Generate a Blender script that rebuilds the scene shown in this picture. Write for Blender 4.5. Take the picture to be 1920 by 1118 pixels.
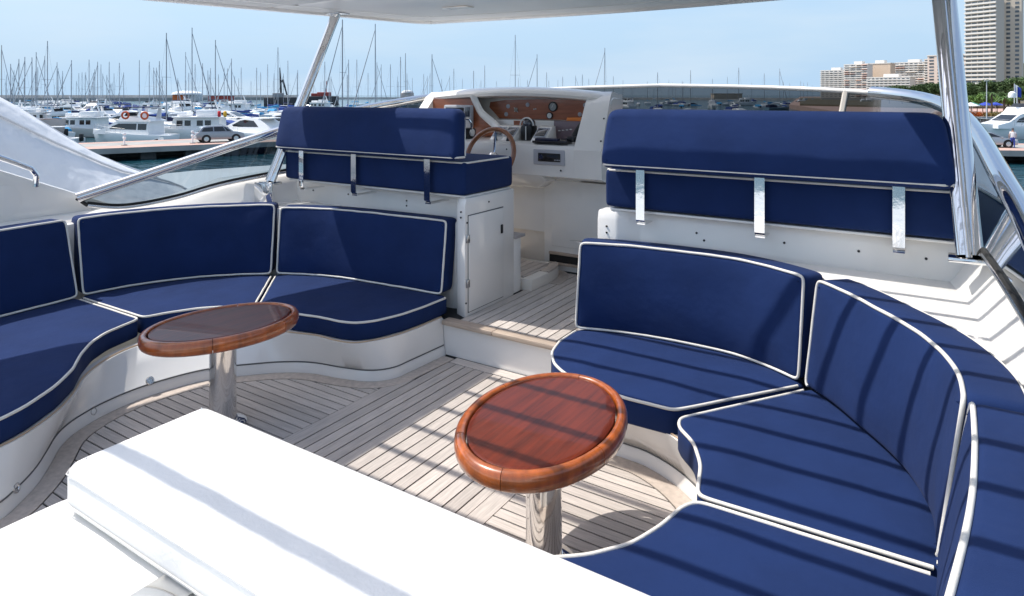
import bpy, bmesh, math, random
from math import sin, cos, pi, radians
from mathutils import Vector, Matrix, noise
from mathutils.geometry import delaunay_2d_cdt
random.seed(7)
S = bpy.context.scene
for o in list(bpy.data.objects): bpy.data.objects.remove(o)
C = S.collection

# ------------------------------------------------------------------ camera, sky, sun, exposure
FPX, HY, ZC, CX, YAW = 1260.0, 178.0, 1.6, 2.085, radians(32.7)
cy, sy = cos(YAW), sin(YAW)
cam = bpy.data.cameras.new('camera'); camo = bpy.data.objects.new('camera', cam); C.objects.link(camo)
camo.location = (CX, 0, ZC); camo.rotation_euler = (radians(90), 0, YAW)
cam.sensor_width = 36; cam.lens = 36*FPX/1920; cam.shift_y = -(559-HY)/1920
cam.clip_start = .05; cam.clip_end = 30000
S.camera = camo
SUN = Vector((-.60, -.178, 1)).normalized()
w = bpy.data.worlds.new('World'); S.world = w; w.use_nodes = True
nt = w.node_tree; bg = nt.nodes['Background']
sky = nt.nodes.new('ShaderNodeTexSky'); sky.sky_type = 'NISHITA'; sky.sun_disc = False
sky.sun_elevation = math.asin(SUN.z); sky.sun_rotation = math.atan2(SUN.x, SUN.y)
sky.air_density = 1.0; sky.dust_density = 2.5; sky.ozone_density = 2.0
bg.inputs['Strength'].default_value = .15
tc = nt.nodes.new('ShaderNodeTexCoord'); mp = nt.nodes.new('ShaderNodeMapping'); mp.inputs['Scale'].default_value = (1.2, 1.2, 7)
nz = nt.nodes.new('ShaderNodeTexNoise'); nz.inputs['Scale'].default_value = 2.2; nz.inputs['Detail'].default_value = 6
rp = nt.nodes.new('ShaderNodeValToRGB'); rp.color_ramp.elements[0].position = .44; rp.color_ramp.elements[1].position = .8
rp.color_ramp.elements[1].color = (.62, .62, .62, 1)
mx = nt.nodes.new('ShaderNodeMixRGB'); mx.inputs['Color2'].default_value = (3.2, 3.7, 4.15, 1)
nt.links.new(tc.outputs['Generated'], mp.inputs['Vector']); nt.links.new(mp.outputs[0], nz.inputs['Vector'])
nt.links.new(nz.outputs['Fac'], rp.inputs[0]); nt.links.new(rp.outputs[0], mx.inputs['Fac'])
hz = nt.nodes.new('ShaderNodeMixRGB'); hz.inputs['Color2'].default_value = (2.22, 3.18, 4.25, 1)   # even summer haze, thicker towards the horizon all round
sep = nt.nodes.new('ShaderNodeSeparateXYZ'); nt.links.new(tc.outputs['Generated'], sep.inputs[0])
hr = nt.nodes.new('ShaderNodeMapRange'); hr.inputs['From Min'].default_value = .0; hr.inputs['From Max'].default_value = .55; hr.inputs['To Min'].default_value = .95; hr.inputs['To Max'].default_value = .1
nt.links.new(sep.outputs['Z'], hr.inputs['Value']); nt.links.new(hr.outputs[0], hz.inputs['Fac']); nt.links.new(sky.outputs[0], hz.inputs['Color1'])
nt.links.new(hz.outputs[0], mx.inputs['Color1']); nt.links.new(mx.outputs[0], bg.inputs['Color'])
sl = bpy.data.lights.new('sun', 'SUN'); sl.energy = 3.05; sl.angle = radians(.53); sl.color = (1, .96, .90)
so = bpy.data.objects.new('sun', sl); C.objects.link(so); so.rotation_euler = (-SUN).to_track_quat('-Z', 'Y').to_euler()
so.location = (0, 0, 60)
S.view_settings.view_transform = 'Standard'; S.view_settings.look = 'None'; S.view_settings.gamma = 1
S.view_settings.exposure = .62; S.view_settings.use_curve_mapping = False
S.render.engine = 'CYCLES'

# ------------------------------------------------------------------ measuring helpers
def W(u, t, z=0.0):                        # bearing in the photograph + real distance + real height -> place
    l = (u-960)/FPX*t
    return Vector((CX+l*cy-t*sy, l*sy+t*cy, z))
def at(u, v, z):                           # point of a level plane of known height
    t = (ZC-z)*FPX/(v-HY); return W(u, t, z)
WATER, QUAY = -4.4, -3.2

# ------------------------------------------------------------------ materials
def nodes(m): m.use_nodes = True; return m.node_tree, m.node_tree.nodes['Principled BSDF']
MATS = {}
def mat(name, col, rough=.5, metal=0, var=0, vscale=8, vstretch=(1, 1, 1), bump=0, bscale=60, bstretch=(1, 1, 1), coat=0,
        sheen=0, spec=.5, rand=0, bump2=0, b2scale=5, coords='Object', coatr=.05, detail=4, emit=None):
    m = bpy.data.materials.new(name); t, b = nodes(m); N, L = t.nodes, t.links
    b.inputs['Base Color'].default_value = (*col, 1); b.inputs['Roughness'].default_value = rough
    b.inputs['Metallic'].default_value = metal; b.inputs['Specular IOR Level'].default_value = spec
    b.inputs['Coat Weight'].default_value = coat; b.inputs['Coat Roughness'].default_value = coatr
    if sheen: b.inputs['Sheen Weight'].default_value = sheen; b.inputs['Sheen Roughness'].default_value = .5
    if emit: b.inputs['Emission Color'].default_value = (*emit[:3], 1); b.inputs['Emission Strength'].default_value = emit[3]
    tcn = N.new('ShaderNodeTexCoord')
    def nse(scale, stretch, det=4):
        mp = N.new('ShaderNodeMapping'); mp.inputs['Scale'].default_value = stretch
        L.new(tcn.outputs[coords], mp.inputs['Vector'])
        n = N.new('ShaderNodeTexNoise'); n.inputs['Scale'].default_value = scale; n.inputs['Detail'].default_value = det
        L.new(mp.outputs[0], n.inputs['Vector']); return n
    last = None
    if var or rand:
        hsv = N.new('ShaderNodeHueSaturation'); hsv.inputs['Color'].default_value = (*col, 1)
        mr = N.new('ShaderNodeMapRange'); mr.inputs['From Min'].default_value = .3; mr.inputs['From Max'].default_value = .7
        mr.inputs['To Min'].default_value = 1-var; mr.inputs['To Max'].default_value = 1+var
        if var: L.new(nse(vscale, vstretch, detail).outputs['Fac'], mr.inputs['Value'])
        else: mr.inputs['Value'].default_value = .5
        val = mr.outputs[0]
        if rand:
            oi = N.new('ShaderNodeObjectInfo'); m2 = N.new('ShaderNodeMapRange')
            m2.inputs['To Min'].default_value = 1-rand; m2.inputs['To Max'].default_value = 1+rand
            L.new(oi.outputs['Random'], m2.inputs['Value'])
            mu = N.new('ShaderNodeMath'); mu.operation = 'MULTIPLY'; L.new(val, mu.inputs[0]); L.new(m2.outputs[0], mu.inputs[1]); val = mu.outputs[0]
        L.new(val, hsv.inputs['Value']); L.new(hsv.outputs[0], b.inputs['Base Color'])
    if bump or bump2:
        prev = None
        for amt, sc, st in ((bump, bscale, bstretch), (bump2, b2scale, (1, 1, 1))):
            if not amt: continue
            bn = N.new('ShaderNodeBump'); bn.inputs['Strength'].default_value = 1; bn.inputs['Distance'].default_value = amt
            L.new(nse(sc, st, 3).outputs['Fac'], bn.inputs['Height'])
            if prev: L.new(prev.outputs[0], bn.inputs['Normal'])
            prev = bn
        L.new(prev.outputs[0], b.inputs['Normal'])
    MATS[name] = m; return m
def glass(name, tint, gloss=.6):
    m = bpy.data.materials.new(name); m.use_nodes = True; t = m.node_tree; N, L = t.nodes, t.links
    N.remove(N['Principled BSDF']); out = N['Material Output']
    tr = N.new('ShaderNodeBsdfTransparent'); tr.inputs[0].default_value = (*tint, 1)
    gl = N.new('ShaderNodeBsdfGlossy'); gl.inputs['Roughness'].default_value = .03; gl.inputs['Color'].default_value = (.95, .97, 1, 1)
    fr = N.new('ShaderNodeFresnel'); fr.inputs['IOR'].default_value = 1.5
    mu = N.new('ShaderNodeMath'); mu.operation = 'MULTIPLY'; mu.inputs[1].default_value = gloss
    mi = N.new('ShaderNodeMixShader'); L.new(fr.outputs[0], mu.inputs[0]); L.new(mu.outputs[0], mi.inputs[0])
    L.new(tr.outputs[0], mi.inputs[1]); L.new(gl.outputs[0], mi.inputs[2]); L.new(mi.outputs[0], out.inputs[0]); return m

navy = mat('navy_canvas', (.0098, .0262, .098), .85, var=.10, vscale=5, bump=.0006, bscale=420, bump2=.007, b2scale=6, sheen=.03, spec=.15, rand=.04, coords='Object')
pipe = mat('white_piping', (.74, .71, .65), .55, bump=.0008, bscale=150)
gel = mat('gelcoat', (.84, .815, .775), .2, var=.03, vscale=2.5, bump2=.002, b2scale=4, coat=.5, spec=.5)
gelc = mat('cream_gelcoat', (.80, .735, .65), .25, var=.03, vscale=3, coat=.3)
roofm = mat('hardtop_gelcoat', (.84, .825, .795), .3, var=.03, vscale=2, coat=.2)
vinyl = mat('white_vinyl', (.82, .81, .78), .5, bump=.0015, bscale=90, bump2=.008, b2scale=5, var=.02, vscale=4)
teakY = mat('teak_lengthwise', (.53, .47, .42), .72, var=.16, vscale=14, vstretch=(9, .55, 1), bump=.0015, bscale=30, bstretch=(9, .6, 1), rand=.12)
teakX = mat('teak_crosswise', (.53, .47, .42), .72, var=.16, vscale=14, vstretch=(.55, 9, 1), bump=.0015, bscale=30, bstretch=(.6, 9, 1), rand=.12)
teakM = mat('teak_margin', (.52, .44, .375), .72, var=.14, vscale=40, vstretch=(1, 1, 1), bump=.001, bscale=60, rand=.05)
teakE = mat('teak_edge', (.47, .37, .29), .55, var=.15, vscale=14, vstretch=(.6, 6, 6), rand=.06)
caulk = mat('caulk', (.012, .012, .013), .6)
mahog = mat('varnished_mahogany', (.118, .0185, .0062), .30, spec=.2, var=.34, vscale=7, vstretch=(10, .7, 1), coat=.3, coatr=.02, rand=.12, detail=6)
rimw = mat('varnished_rim', (.37, .085, .0105), .28, var=.40, vscale=9, vstretch=(3, 3, 1), coat=1, coatr=.03, rand=.10, detail=6)
dashw = mat('dash_wood', (.34, .115, .055), .3, var=.2, vscale=10, vstretch=(.7, 5, 5), coat=.6, rand=.04)
chrome = mat('polished_steel', (.78, .77, .76), .07, metal=1, bump2=.0006, b2scale=14)
chrome2 = mat('satin_steel', (.62, .62, .62), .2, metal=1)
black = mat('black_plastic', (.012, .012, .014), .35, spec=.4)
rubber = mat('black_rubber', (.01, .01, .01), .7)
screenm = mat('display_screen', (.035, .04, .055), .08, coat=.8)
greyp = mat('grey_plastic', (.42, .43, .47), .4)
dial = mat('dial_face', (.28, .29, .28), .3, coat=.4)
dialw = mat('dial_white', (.7, .7, .68), .35)
mauve = mat('switch_panel', (.18, .13, .15), .35)
orange = mat('orange_plastic', (.75, .2, .02), .4)
canv = mat('boat_cover', (.66, .68, .71), .75, var=.05, vscale=2, bump=.001, bscale=200, bump2=.07, b2scale=2.2)
tint = glass('tinted_glass', (.38, .43, .45), .9)
smoke = glass('smoked_glass', (.17, .18, .19), .22)
white = mat('white_hull', (.87, .865, .85), .3, coat=.3, var=.03, vscale=.6, rand=.05)
cream = mat('cream_hull', (.62, .58, .52), .4, rand=.05)
darkw = mat('dark_window', (.015, .018, .022), .08, spec=.7)
alu = mat('mast_alloy', (.38, .39, .41), .5, metal=.1, rand=.25)
rig = mat('rigging', (.2, .21, .23), .5)
blue1 = mat('royal_blue_canvas', (.012, .045, .22), .8, rand=.2, bump2=.05, b2scale=2)
blue2 = mat('sky_blue_canvas', (.03, .25, .48), .8, rand=.15, bump2=.05, b2scale=2)
blue3 = mat('dark_blue_canvas', (.012, .02, .07), .8, rand=.2)
blueh = mat('slate_blue_hull', (.16, .28, .36), .4, rand=.1)
brownw = mat('varnished_trim', (.33, .12, .035), .35, coat=.5)
greyh = mat('grey_hull', (.30, .29, .29), .5, rand=.1)
concr = mat('quay_concrete', (.34, .33, .31), .9, var=.15, vscale=.6, bump=.01, bscale=3)
concd = mat('quay_side', (.09, .10, .105), .9, var=.3, vscale=1.2, bump=.02, bscale=3)
pinkp = mat('pink_paving', (.50, .33, .27), .9, var=.12, vscale=.7)
rock = mat('breakwater_stone', (.60, .57, .53), .95, var=.15, vscale=.12, bump=.5, bscale=.5)
silver = mat('car_paint', (.30, .31, .33), .3, metal=.6, coat=1)
silverl = mat('light_car_paint', (.42, .44, .46), .3, metal=.6, coat=1)
tyre = mat('tyre', (.015, .015, .016), .8)
redl = mat('red_light', (.40, .01, .012), .3, coat=.5)
lampw = mat('lamp_glass', (.8, .8, .8), .2)
skin = mat('skin', (.38, .20, .13), .6); hairm = mat('grey_cap', (.09, .09, .10), .8); shirt = mat('white_shirt', (.75, .75, .75), .8); trous = mat('blue_trousers', (.02, .05, .32), .8)
bwall = mat('cream_render', (.68, .60, .50), .9, var=.05, vscale=.1)
bwhite = mat('white_render', (.70, .67, .63), .9, var=.05, vscale=.1)
bpink = mat('pink_render', (.74, .60, .51), .9, var=.05, vscale=.1)
btan = mat('tan_render', (.72, .56, .42), .9)
bgrey = mat('grey_concrete', (.60, .54, .46), .9)
balc = mat('balcony_slab', (.78, .74, .68), .85)
awn = mat('orange_awning', (.72, .30, .12), .8, rand=.15); awn2 = mat('cream_awning', (.72, .60, .46), .8)
win = mat('far_window', (.10, .12, .14), .15, rand=.5, spec=.7)
bark = mat('bark', (.09, .065, .045), .9)
def leafmat(n, col):
    m = mat(n, col, .6, var=.35, vscale=.5, rand=.15, spec=.3)
    b = m.node_tree.nodes['Principled BSDF']; b.inputs['Transmission Weight'].default_value = 0
    return m
leafd = leafmat('dark_leaves', (.065, .11, .036)); leafm = leafmat('mid_leaves', (.075, .135, .035)); leafl = leafmat('light_leaves', (.12, .21, .045)); leafy = leafmat('yellow_leaves', (.19, .16, .05))
flower = mat('orange_flowers', (.45, .13, .03), .8, var=.4, vscale=3)
redw = mat('red_paint', (.38, .05, .035), .6, rand=.2); ship = mat('ship_black', (.03, .03, .035), .6); tank = mat('orange_cladding', (.62, .15, .03), .7)
pale = mat('pale_metal', (.62, .62, .62), .6); buoy = mat('lifebuoy_orange', (.70, .12, .04), .6); yellow = mat('yellow_cloth', (.75, .42, .03), .7)
redc = mat('red_cloth', (.6, .02, .03), .7); flagb = mat('blue_flag', (.03, .06, .40), .8)

# ------------------------------------------------------------------ mesh helpers
class MB:
    def __init__(s): s.v = []; s.f = []
    def add(s, vs, fs):
        k = len(s.v); s.v += [tuple(p) for p in vs]; s.f += [tuple(i+k for i in q) for q in fs]; return s
    def box(s, x0, x1, y0, y1, z0, z1):
        return s.add([(x, y, z) for z in (z0, z1) for y in (y0, y1) for x in (x0, x1)],
                     [(0, 2, 3, 1), (4, 5, 7, 6), (0, 1, 5, 4), (1, 3, 7, 5), (3, 2, 6, 7), (2, 0, 4, 6)])
    def prism(s, poly, z0, z1, axis='z'):
        n = len(poly)
        m = {'z': lambda a, b, c: (a, b, c), 'x': lambda a, b, c: (c, a, b), 'y': lambda a, b, c: (a, c, b)}[axis]
        return s.add([m(a, b, z0) for a, b in poly]+[m(a, b, z1) for a, b in poly],
                     [tuple(range(n-1, -1, -1)), tuple(range(n, 2*n))]+[(i, (i+1) % n, (i+1) % n+n, i+n) for i in range(n)])
    def tube(s, pts, r, n=8, closed=False, up=None, rb=None):
        pts = [Vector(p) for p in pts]; m = len(pts); rings = []
        u = None
        for i, p in enumerate(pts):
            a = pts[(i-1) % m] if (closed or i) else p; b = pts[(i+1) % m] if (closed or i < m-1) else p
            d = (b-a).normalized() if (b-a).length > 1e-9 else Vector((0, 0, 1))
            if up is not None: u = Vector(up)
            elif u is None: u = Vector((0, 0, 1)) if abs(d.z) < .9 else Vector((1, 0, 0))
            u = (u-d*u.dot(d)).normalized(); q = d.cross(u)
            rr = r[i] if isinstance(r, (list, tuple)) else r; r2 = rb if rb is not None else rr
            rings.append([p+u*(rr*cos(2*pi*k/n))+q*(r2*sin(2*pi*k/n)) for k in range(n)])
        vs = [x for g in rings for x in g]; fs = []
        for i in range(m if closed else m-1):
            j = (i+1) % m
            for k in range(n): fs.append((i*n+k, i*n+(k+1) % n, j*n+(k+1) % n, j*n+k))
        if not closed: fs += [tuple(range(n-1, -1, -1)), tuple((m-1)*n+k for k in range(n))]
        return s.add(vs, fs)
    def lathe(s, prof, n=24, M=None, ax=1, ay=1):
        M = M or Matrix.Identity(4); vs = []; fs = []
        for r, z in prof: vs += [M @ Vector((r*ax*cos(2*pi*k/n), r*ay*sin(2*pi*k/n), z)) for k in range(n)]
        for i in range(len(prof)-1):
            for k in range(n): fs.append((i*n+k, i*n+(k+1) % n, (i+1)*n+(k+1) % n, (i+1)*n+k))
        fs += [tuple(range(n-1, -1, -1)), tuple((len(prof)-1)*n+k for k in range(n))]
        return s.add(vs, fs)
    def rbox(s, c, size, r=.01, rot=None, seg=2):
        bm = bmesh.new(); bmesh.ops.create_cube(bm, size=1)
        for v in bm.verts: v.co = Vector((v.co.x*size[0], v.co.y*size[1], v.co.z*size[2]))
        r = min(r, min(size)*.48)
        if r > 0: bmesh.ops.bevel(bm, geom=bm.edges[:], offset=r, segments=seg, profile=.5, affect='EDGES')
        M = Matrix.Translation(c) @ (rot if rot is not None else Matrix.Identity(4))
        bm.verts.index_update()
        s.add([M @ v.co for v in bm.verts], [tuple(v.index for v in f.verts) for f in bm.faces]); bm.free(); return s
    def loft(s, rings, closed=True, caps=True):
        n = len(rings[0]); vs = [p for g in rings for p in g]; fs = []
        for i in range(len(rings)-1):
            for k in range(n if closed else n-1): fs.append((i*n+k, i*n+(k+1) % n, (i+1)*n+(k+1) % n, (i+1)*n+k))
        if caps and closed: fs += [tuple(range(n-1, -1, -1)), tuple((len(rings)-1)*n+k for k in range(n))]
        return s.add(vs, fs)
    def mesh(s, name, m, ang=35, bev=0, seg=2, tri=False):
        me = bpy.data.meshes.new(name); bm = bmesh.new()
        vs = [bm.verts.new(p) for p in s.v]
        for f in s.f:
            if len(set(f)) < 3: continue
            try: bm.faces.new([vs[i] for i in f])
            except ValueError: pass
        if len(bm.faces) < 60000: bmesh.ops.recalc_face_normals(bm, faces=bm.faces[:])
        if bev:
            es = [e for e in bm.edges if len(e.link_faces) == 2 and e.calc_face_angle(0) > radians(30)]
            bmesh.ops.bevel(bm, geom=es, offset=bev, segments=seg, profile=.5, affect='EDGES', clamp_overlap=True)
        bm.to_mesh(me); bm.free()
        me.polygons.foreach_set('use_smooth', [True]*len(me.polygons))
        me.set_sharp_from_angle(angle=radians(ang)); me.materials.append(m); return me
    def build(s, name, m, parent=None, **k): return link(name, s.mesh(name, m, **k), parent)
def wl(p):
    v = Vector((0, 0, 0))
    while p is not None: v = v+p.location; p = None if p.parent is None else None
    return v
def link(name, me, parent=None):
    o = bpy.data.objects.new(name, me); C.objects.link(o)
    if parent is not None:
        o.parent = parent
        off = parent['_w'] if '_w' in parent else (0, 0, 0)
        o.matrix_parent_inverse = Matrix.Translation((-off[0], -off[1], -off[2]))
        o['_w'] = (0.0, 0.0, 0.0)
    return o
def tag(o, label=None, cat=None, group=None, kind=None):
    if label: o['label'] = label
    if cat: o['category'] = cat
    if group: o['group'] = group
    if kind: o['kind'] = kind
    return o
def thing(name, label, cat, loc=(0, 0, 0), group=None):
    o = bpy.data.objects.new(name, None); C.objects.link(o); o.empty_display_size = .2
    o.location = loc; o['_w'] = tuple(float(a) for a in loc)
    return tag(o, label, cat, group)
def copy_tree(o, parent=None):
    c = o.copy(); C.objects.link(c)
    if parent is not None: c.parent = parent
    for ch in KIDS.get(o.name, []): copy_tree(ch, c)
    return c
KIDS = {}
def index_kids():
    KIDS.clear()
    for o in bpy.data.objects:
        if o.parent: KIDS.setdefault(o.parent.name, []).append(o)

def cr(pts, n=8, closed=False):
    P = [Vector(p) for p in pts]; m = len(P); out = []
    for i in range(m if closed else m-1):
        g = lambda k: P[k % m] if closed else P[max(0, min(m-1, k))]
        a, b, c, d = g(i-1), g(i), g(i+1), g(i+2)
        for k in range(n):
            t = k/n; out.append(.5*((2*b)+(c-a)*t+(2*a-5*b+4*c-d)*t*t+(3*b-a-3*c+d)*t**3))
    if not closed: out.append(P[-1].copy())
    return out
def resample(pts, step=None, n=None, closed=False):
    P = [Vector(p) for p in pts]
    if closed: P = P+[P[0]]
    L = [0]
    for a, b in zip(P, P[1:]): L.append(L[-1]+(b-a).length)
    T = L[-1]; n = n or max(2, int(round(T/step))+(0 if closed else 1)); out = []; j = 0
    for k in range(n):
        d = T*k/(n if closed else n-1)
        while j < len(L)-2 and L[j+1] < d: j += 1
        e = L[j+1]-L[j]; out.append(P[j].lerp(P[j+1], 0 if e < 1e-9 else min(1, (d-L[j])/e)))
    return out
def smooth_loop(P, it):
    n = len(P)
    for _ in range(it): P = [(P[i-1]+P[i]*2+P[(i+1) % n])/4 for i in range(n)]
    return P
def area(P): return .5*sum(P[i-1].x*P[i].y-P[i].x*P[i-1].y for i in range(len(P)))
def offset(P, d, closed=False):              # left-hand offset of a 2D polyline
    n = len(P); out = []
    for i in range(n):
        a = P[(i-1) % n] if (closed or i) else P[i]; b = P[(i+1) % n] if (closed or i < n-1) else P[i]
        t = (b-a).normalized(); out.append(P[i]+Vector((-t.y, t.x))*d)
    return out
def inside(p, P):
    c = False; j = len(P)-1
    for i in range(len(P)):
        if (P[i].y > p.y) != (P[j].y > p.y) and p.x < (P[j].x-P[i].x)*(p.y-P[i].y)/(P[j].y-P[i].y)+P[i].x: c = not c
        j = i
    return c
V2 = lambda *a: [Vector(p) for p in a]

def cushion(name, outline, T, mapf, m, label=None, cat='cushion', group=None, r=.03, puff=.012, pr=.009, grid=.05, soft=4, rear=None,
            parent=None, pmat=None, rbot=None, wr=.004, keep=None):
    """rounded upholstered slab over a plan outline (a, b), thickness along c; mapf places it; a welt runs round its front edge"""
    P = resample(outline, .016, closed=True)
    if area(P) < 0: P.reverse()
    P = smooth_loop(P, soft); n = len(P)
    mb = MB(); rb = rbot if rbot is not None else r*.6
    prof = [(rb*(1-cos(a)), rb*(1-sin(a))) for a in (pi/2, pi/4, 0)][::1]
    prof = [(rb, 0), (rb*.3, rb*.3), (0, rb)]
    k = 5
    prof += [(r*(1-cos(pi/2*i/k)), T-r+r*sin(pi/2*i/k)) for i in range(k+1)]
    rings = []
    for ins, c in prof:
        O = offset(P, ins, True); rings.append([(p.x, p.y, c) for p in O])
    seedv = random.random()*50
    top = [Vector((p[0], p[1])) for p in rings[-1]]
    xs = [p.x for p in top]; ys = [p.y for p in top]; pts = []
    x = min(xs)+grid/2
    while x < max(xs):
        y = min(ys)+grid/2
        while y < max(ys):
            p = Vector((x, y))
            if inside(p, top):
                d = min((p-q).length for q in top[::2])
                if d > grid*.45: pts.append((p, d))
            y += grid
        x += grid
    allv = top+[p for p, d in pts]
    res = delaunay_2d_cdt(allv, [(i, (i+1) % n) for i in range(n)], [], 1, 1e-6)
    vs = [q for g in rings for q in g]; base = (len(rings)-1)*n
    idx = []
    for j, og in enumerate(res[3]):
        o0 = og[0] if og else -1
        if 0 <= o0 < n: idx.append(base+o0)
        else:
            p = res[0][j]; d = pts[o0-n][1] if o0 >= n else .05
            c = T+puff*(1-math.exp(-d/.07))+wr*(noise.noise(Vector((p.x*5+seedv, p.y*5, 0)))+.5*noise.noise(Vector((p.x*13, p.y*13+seedv, 3))))*min(1, d/.05)
            idx.append(len(vs)); vs.append((p.x, p.y, c))
    fs = [tuple(range(n-1, -1, -1))]
    for i in range(len(rings)-1):
        for q in range(n): fs.append((i*n+q, i*n+(q+1) % n, (i+1)*n+(q+1) % n, (i+1)*n+q))
    for f in res[2]: fs.append(tuple(idx[i] for i in f))
    mb.add([mapf(*q) for q in vs], fs)
    o = mb.build(name, m, parent, ang=60)
    if label: tag(o, label, cat, group)
    if pr:
        O = offset(P, r*.18, True)
        flags = [keep is None or keep(p.x, p.y) for p in O]
        O = [p+Vector((noise.noise(Vector((p.x*9, p.y*9, seedv))), noise.noise(Vector((p.x*9, p.y*9, seedv+9)))))*.0022 for p in O]
        if all(flags): MB().tube([mapf(p.x, p.y, T-r*.22) for p in O], [pr*(1+.13*noise.noise(Vector((p.x*25, p.y*25, seedv)))) for p in O], 8, True).build('piping', pmat or pipe, o, ang=80)
        else:
            k0 = next(i for i in range(n) if not flags[i]); run = []; best = MB()
            for i in range(k0, k0+n+1):
                if flags[i % n]: run.append(O[i % n])
                else:
                    if len(run) > 3: best.tube([mapf(p.x, p.y, T-r*.22) for p in run], pr, 8)
                    run = []
            best.build('piping', pmat or pipe, o, ang=80)
    if rear:
        O = offset(P, rb*.2, True)
        MB().tube([mapf(p.x, p.y, rb*.4) for p in O], rear, 5, True).build('rear_piping', pmat or pipe, o, ang=80)
    return o
def backmap(curve, T, lean, z0, H):
    """places a back cushion on a bent front line: a along the line, b up, c = T at the front face"""
    Q = resample(curve, .02); L = [0]
    for p, q in zip(Q, Q[1:]): L.append(L[-1]+(q-p).length)
    def f(a, b, c):
        a0 = max(0, min(L[-1]-1e-6, a)); j = min(len(Q)-2, int(a0/L[-1]*(len(Q)-1)))
        while j < len(Q)-2 and L[j+1] < a0: j += 1
        while j > 0 and L[j] > a0: j -= 1
        e = (a0-L[j])/(L[j+1]-L[j]); p = Q[j].lerp(Q[j+1], e)
        i0, i1 = max(0, j-3), min(len(Q)-1, j+4); t = (Q[i1]-Q[i0]).normalized(); nrm = Vector((-t.y, t.x))
        p = p+t*(a-a0)+nrm*((T-c)+lean*b/H)
        return (p.x, p.y, z0+b)
    return f, L[-1]
def back_cushion(name, curve, z0, z1, T, lean, label, group, sl=0, sr=0, rear=None, nobot=False):
    f, L = backmap(curve, T, lean, z0, z1-z0); H = z1-z0
    out = V2((0, 0), (L, 0), (L-sr, H), (sl, H))
    return cushion(name, out, T, f, navy, label, 'cushion', group, r=.028, puff=.014, pr=.0068, soft=4, rear=rear, keep=(lambda a, b: b > .05 or not .03 < a < L-.03) if nobot else None)
def seat_cushion(name, outline, z0, z1, label, group, back=None):
    BK = offset(resample(back, .03), .055) if back else []
    return cushion(name, outline, z1-z0, lambda a, b, c: (a, b, z0+c), navy, label, 'cushion', group, r=.026, puff=.010, pr=.0068, soft=5, keep=(lambda a, b: min((Vector((a, b))-q).length for q in BK) > .055) if back else None)

# ------------------------------------------------------------------ sea and own yacht
def sheet(name, pts, z, m):
    o = MB().add([(x, y, z) for x, y in pts], [tuple(range(len(pts)))]).build(name, m); return tag(o, kind='structure')
sea = bpy.data.materials.new('harbour_water'); t, b = nodes(sea); N, L = t.nodes, t.links
b.inputs['Base Color'].default_value = (.012, .062, .082, 1); b.inputs['Roughness'].default_value = .07; b.inputs['IOR'].default_value = 1.33
tcn = N.new('ShaderNodeTexCoord'); mpn = N.new('ShaderNodeMapping'); mpn.inputs['Rotation'].default_value = (0, 0, .5); mpn.inputs['Scale'].default_value = (.45, 1.3, 1)
L.new(tcn.outputs['Object'], mpn.inputs[0])
n1 = N.new('ShaderNodeTexNoise'); n1.inputs['Scale'].default_value = .9; n1.inputs['Detail'].default_value = 5; n1.inputs['Distortion'].default_value = .6
L.new(mpn.outputs[0], n1.inputs[0]); bn = N.new('ShaderNodeBump'); bn.inputs['Distance'].default_value = .38; L.new(n1.outputs[0], bn.inputs['Height']); L.new(bn.outputs[0], b.inputs['Normal'])
sheet('water', [(-9000, -300), (12000, -300), (12000, 16000), (-9000, 16000)], WATER, sea)

yacht = thing('motor_yacht', 'white motor yacht whose teak flybridge fills the foreground', 'yacht', (0, 1.5, WATER))
# hull and saloon under the flybridge
def ring(y, hw, z): return [(-hw, y, z), (hw, y, z)]
hb = MB()
secs = []
for y, hw in ((-6, 2.75), (-2, 2.85), (3, 2.85), (7, 2.5), (10, 1.7), (12.5, .25)):
    secs.append([(-hw*.82, y, WATER-.4), (hw*.82, y, WATER-.4), (hw, y, -2.3+max(0, y)*.03), (-hw, y, -2.3+max(0, y)*.03)])
hb.loft(secs).build('hull', white, yacht)
MB().loft([[(-2.35, y, -2.45), (2.35, y, -2.45), (x, y, -.06), (-x, y, -.06)] for y, x in ((-5, 2.3), (5.0, 2.3), (5.1, 2.2))]).build('saloon', gel, yacht)

# ---- outlines of the two settees on the deck
Lbot = cr(V2((-.85, .55), (-.88, .93), (-.903, 1.087), (-.979, 1.195), (-1.066, 1.286), (-1.173, 1.371), (-1.304, 1.473), (-1.39, 1.59), (-1.452, 1.766), (-1.462, 1.975), (-1.393, 2.235), (-1.227, 2.44), (-1.103, 2.554), (-.964, 2.628), (-.793, 2.664), (-.645, 2.708), (-.563, 2.765), (-.517, 2.85), (-.508, 2.96), (-.494, 3.262)), 6)
Ltop = cr(V2((-.95, .55), (-.985, .95), (-1.01, 1.13), (-1.055, 1.25), (-1.165, 1.41), (-1.30, 1.535), (-1.44, 1.64), (-1.56, 1.79), (-1.625, 1.95), (-1.625, 2.12), (-1.57, 2.30), (-1.44, 2.44), (-1.25, 2.53), (-1.08, 2.575), (-.93, 2.617), (-.78, 2.622), (-.66, 2.652), (-.588, 2.755), (-.532, 2.93), (-.518, 3.262)), 6)
Rbot = cr(V2((.475, 3.262), (.478, 3.1), (.495, 2.95), (.545, 2.855), (.64, 2.79), (.77, 2.765), (.909, 2.757), (.998, 2.749), (1.12, 2.703), (1.238, 2.625), (1.36, 2.50), (1.43, 2.35), (1.455, 2.2), (1.44, 2.05), (1.39, 1.9), (1.31, 1.75), (1.2, 1.66), (1.08, 1.6), (.98, 1.5), (.93, 1.3), (.9, .55)), 6)
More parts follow.
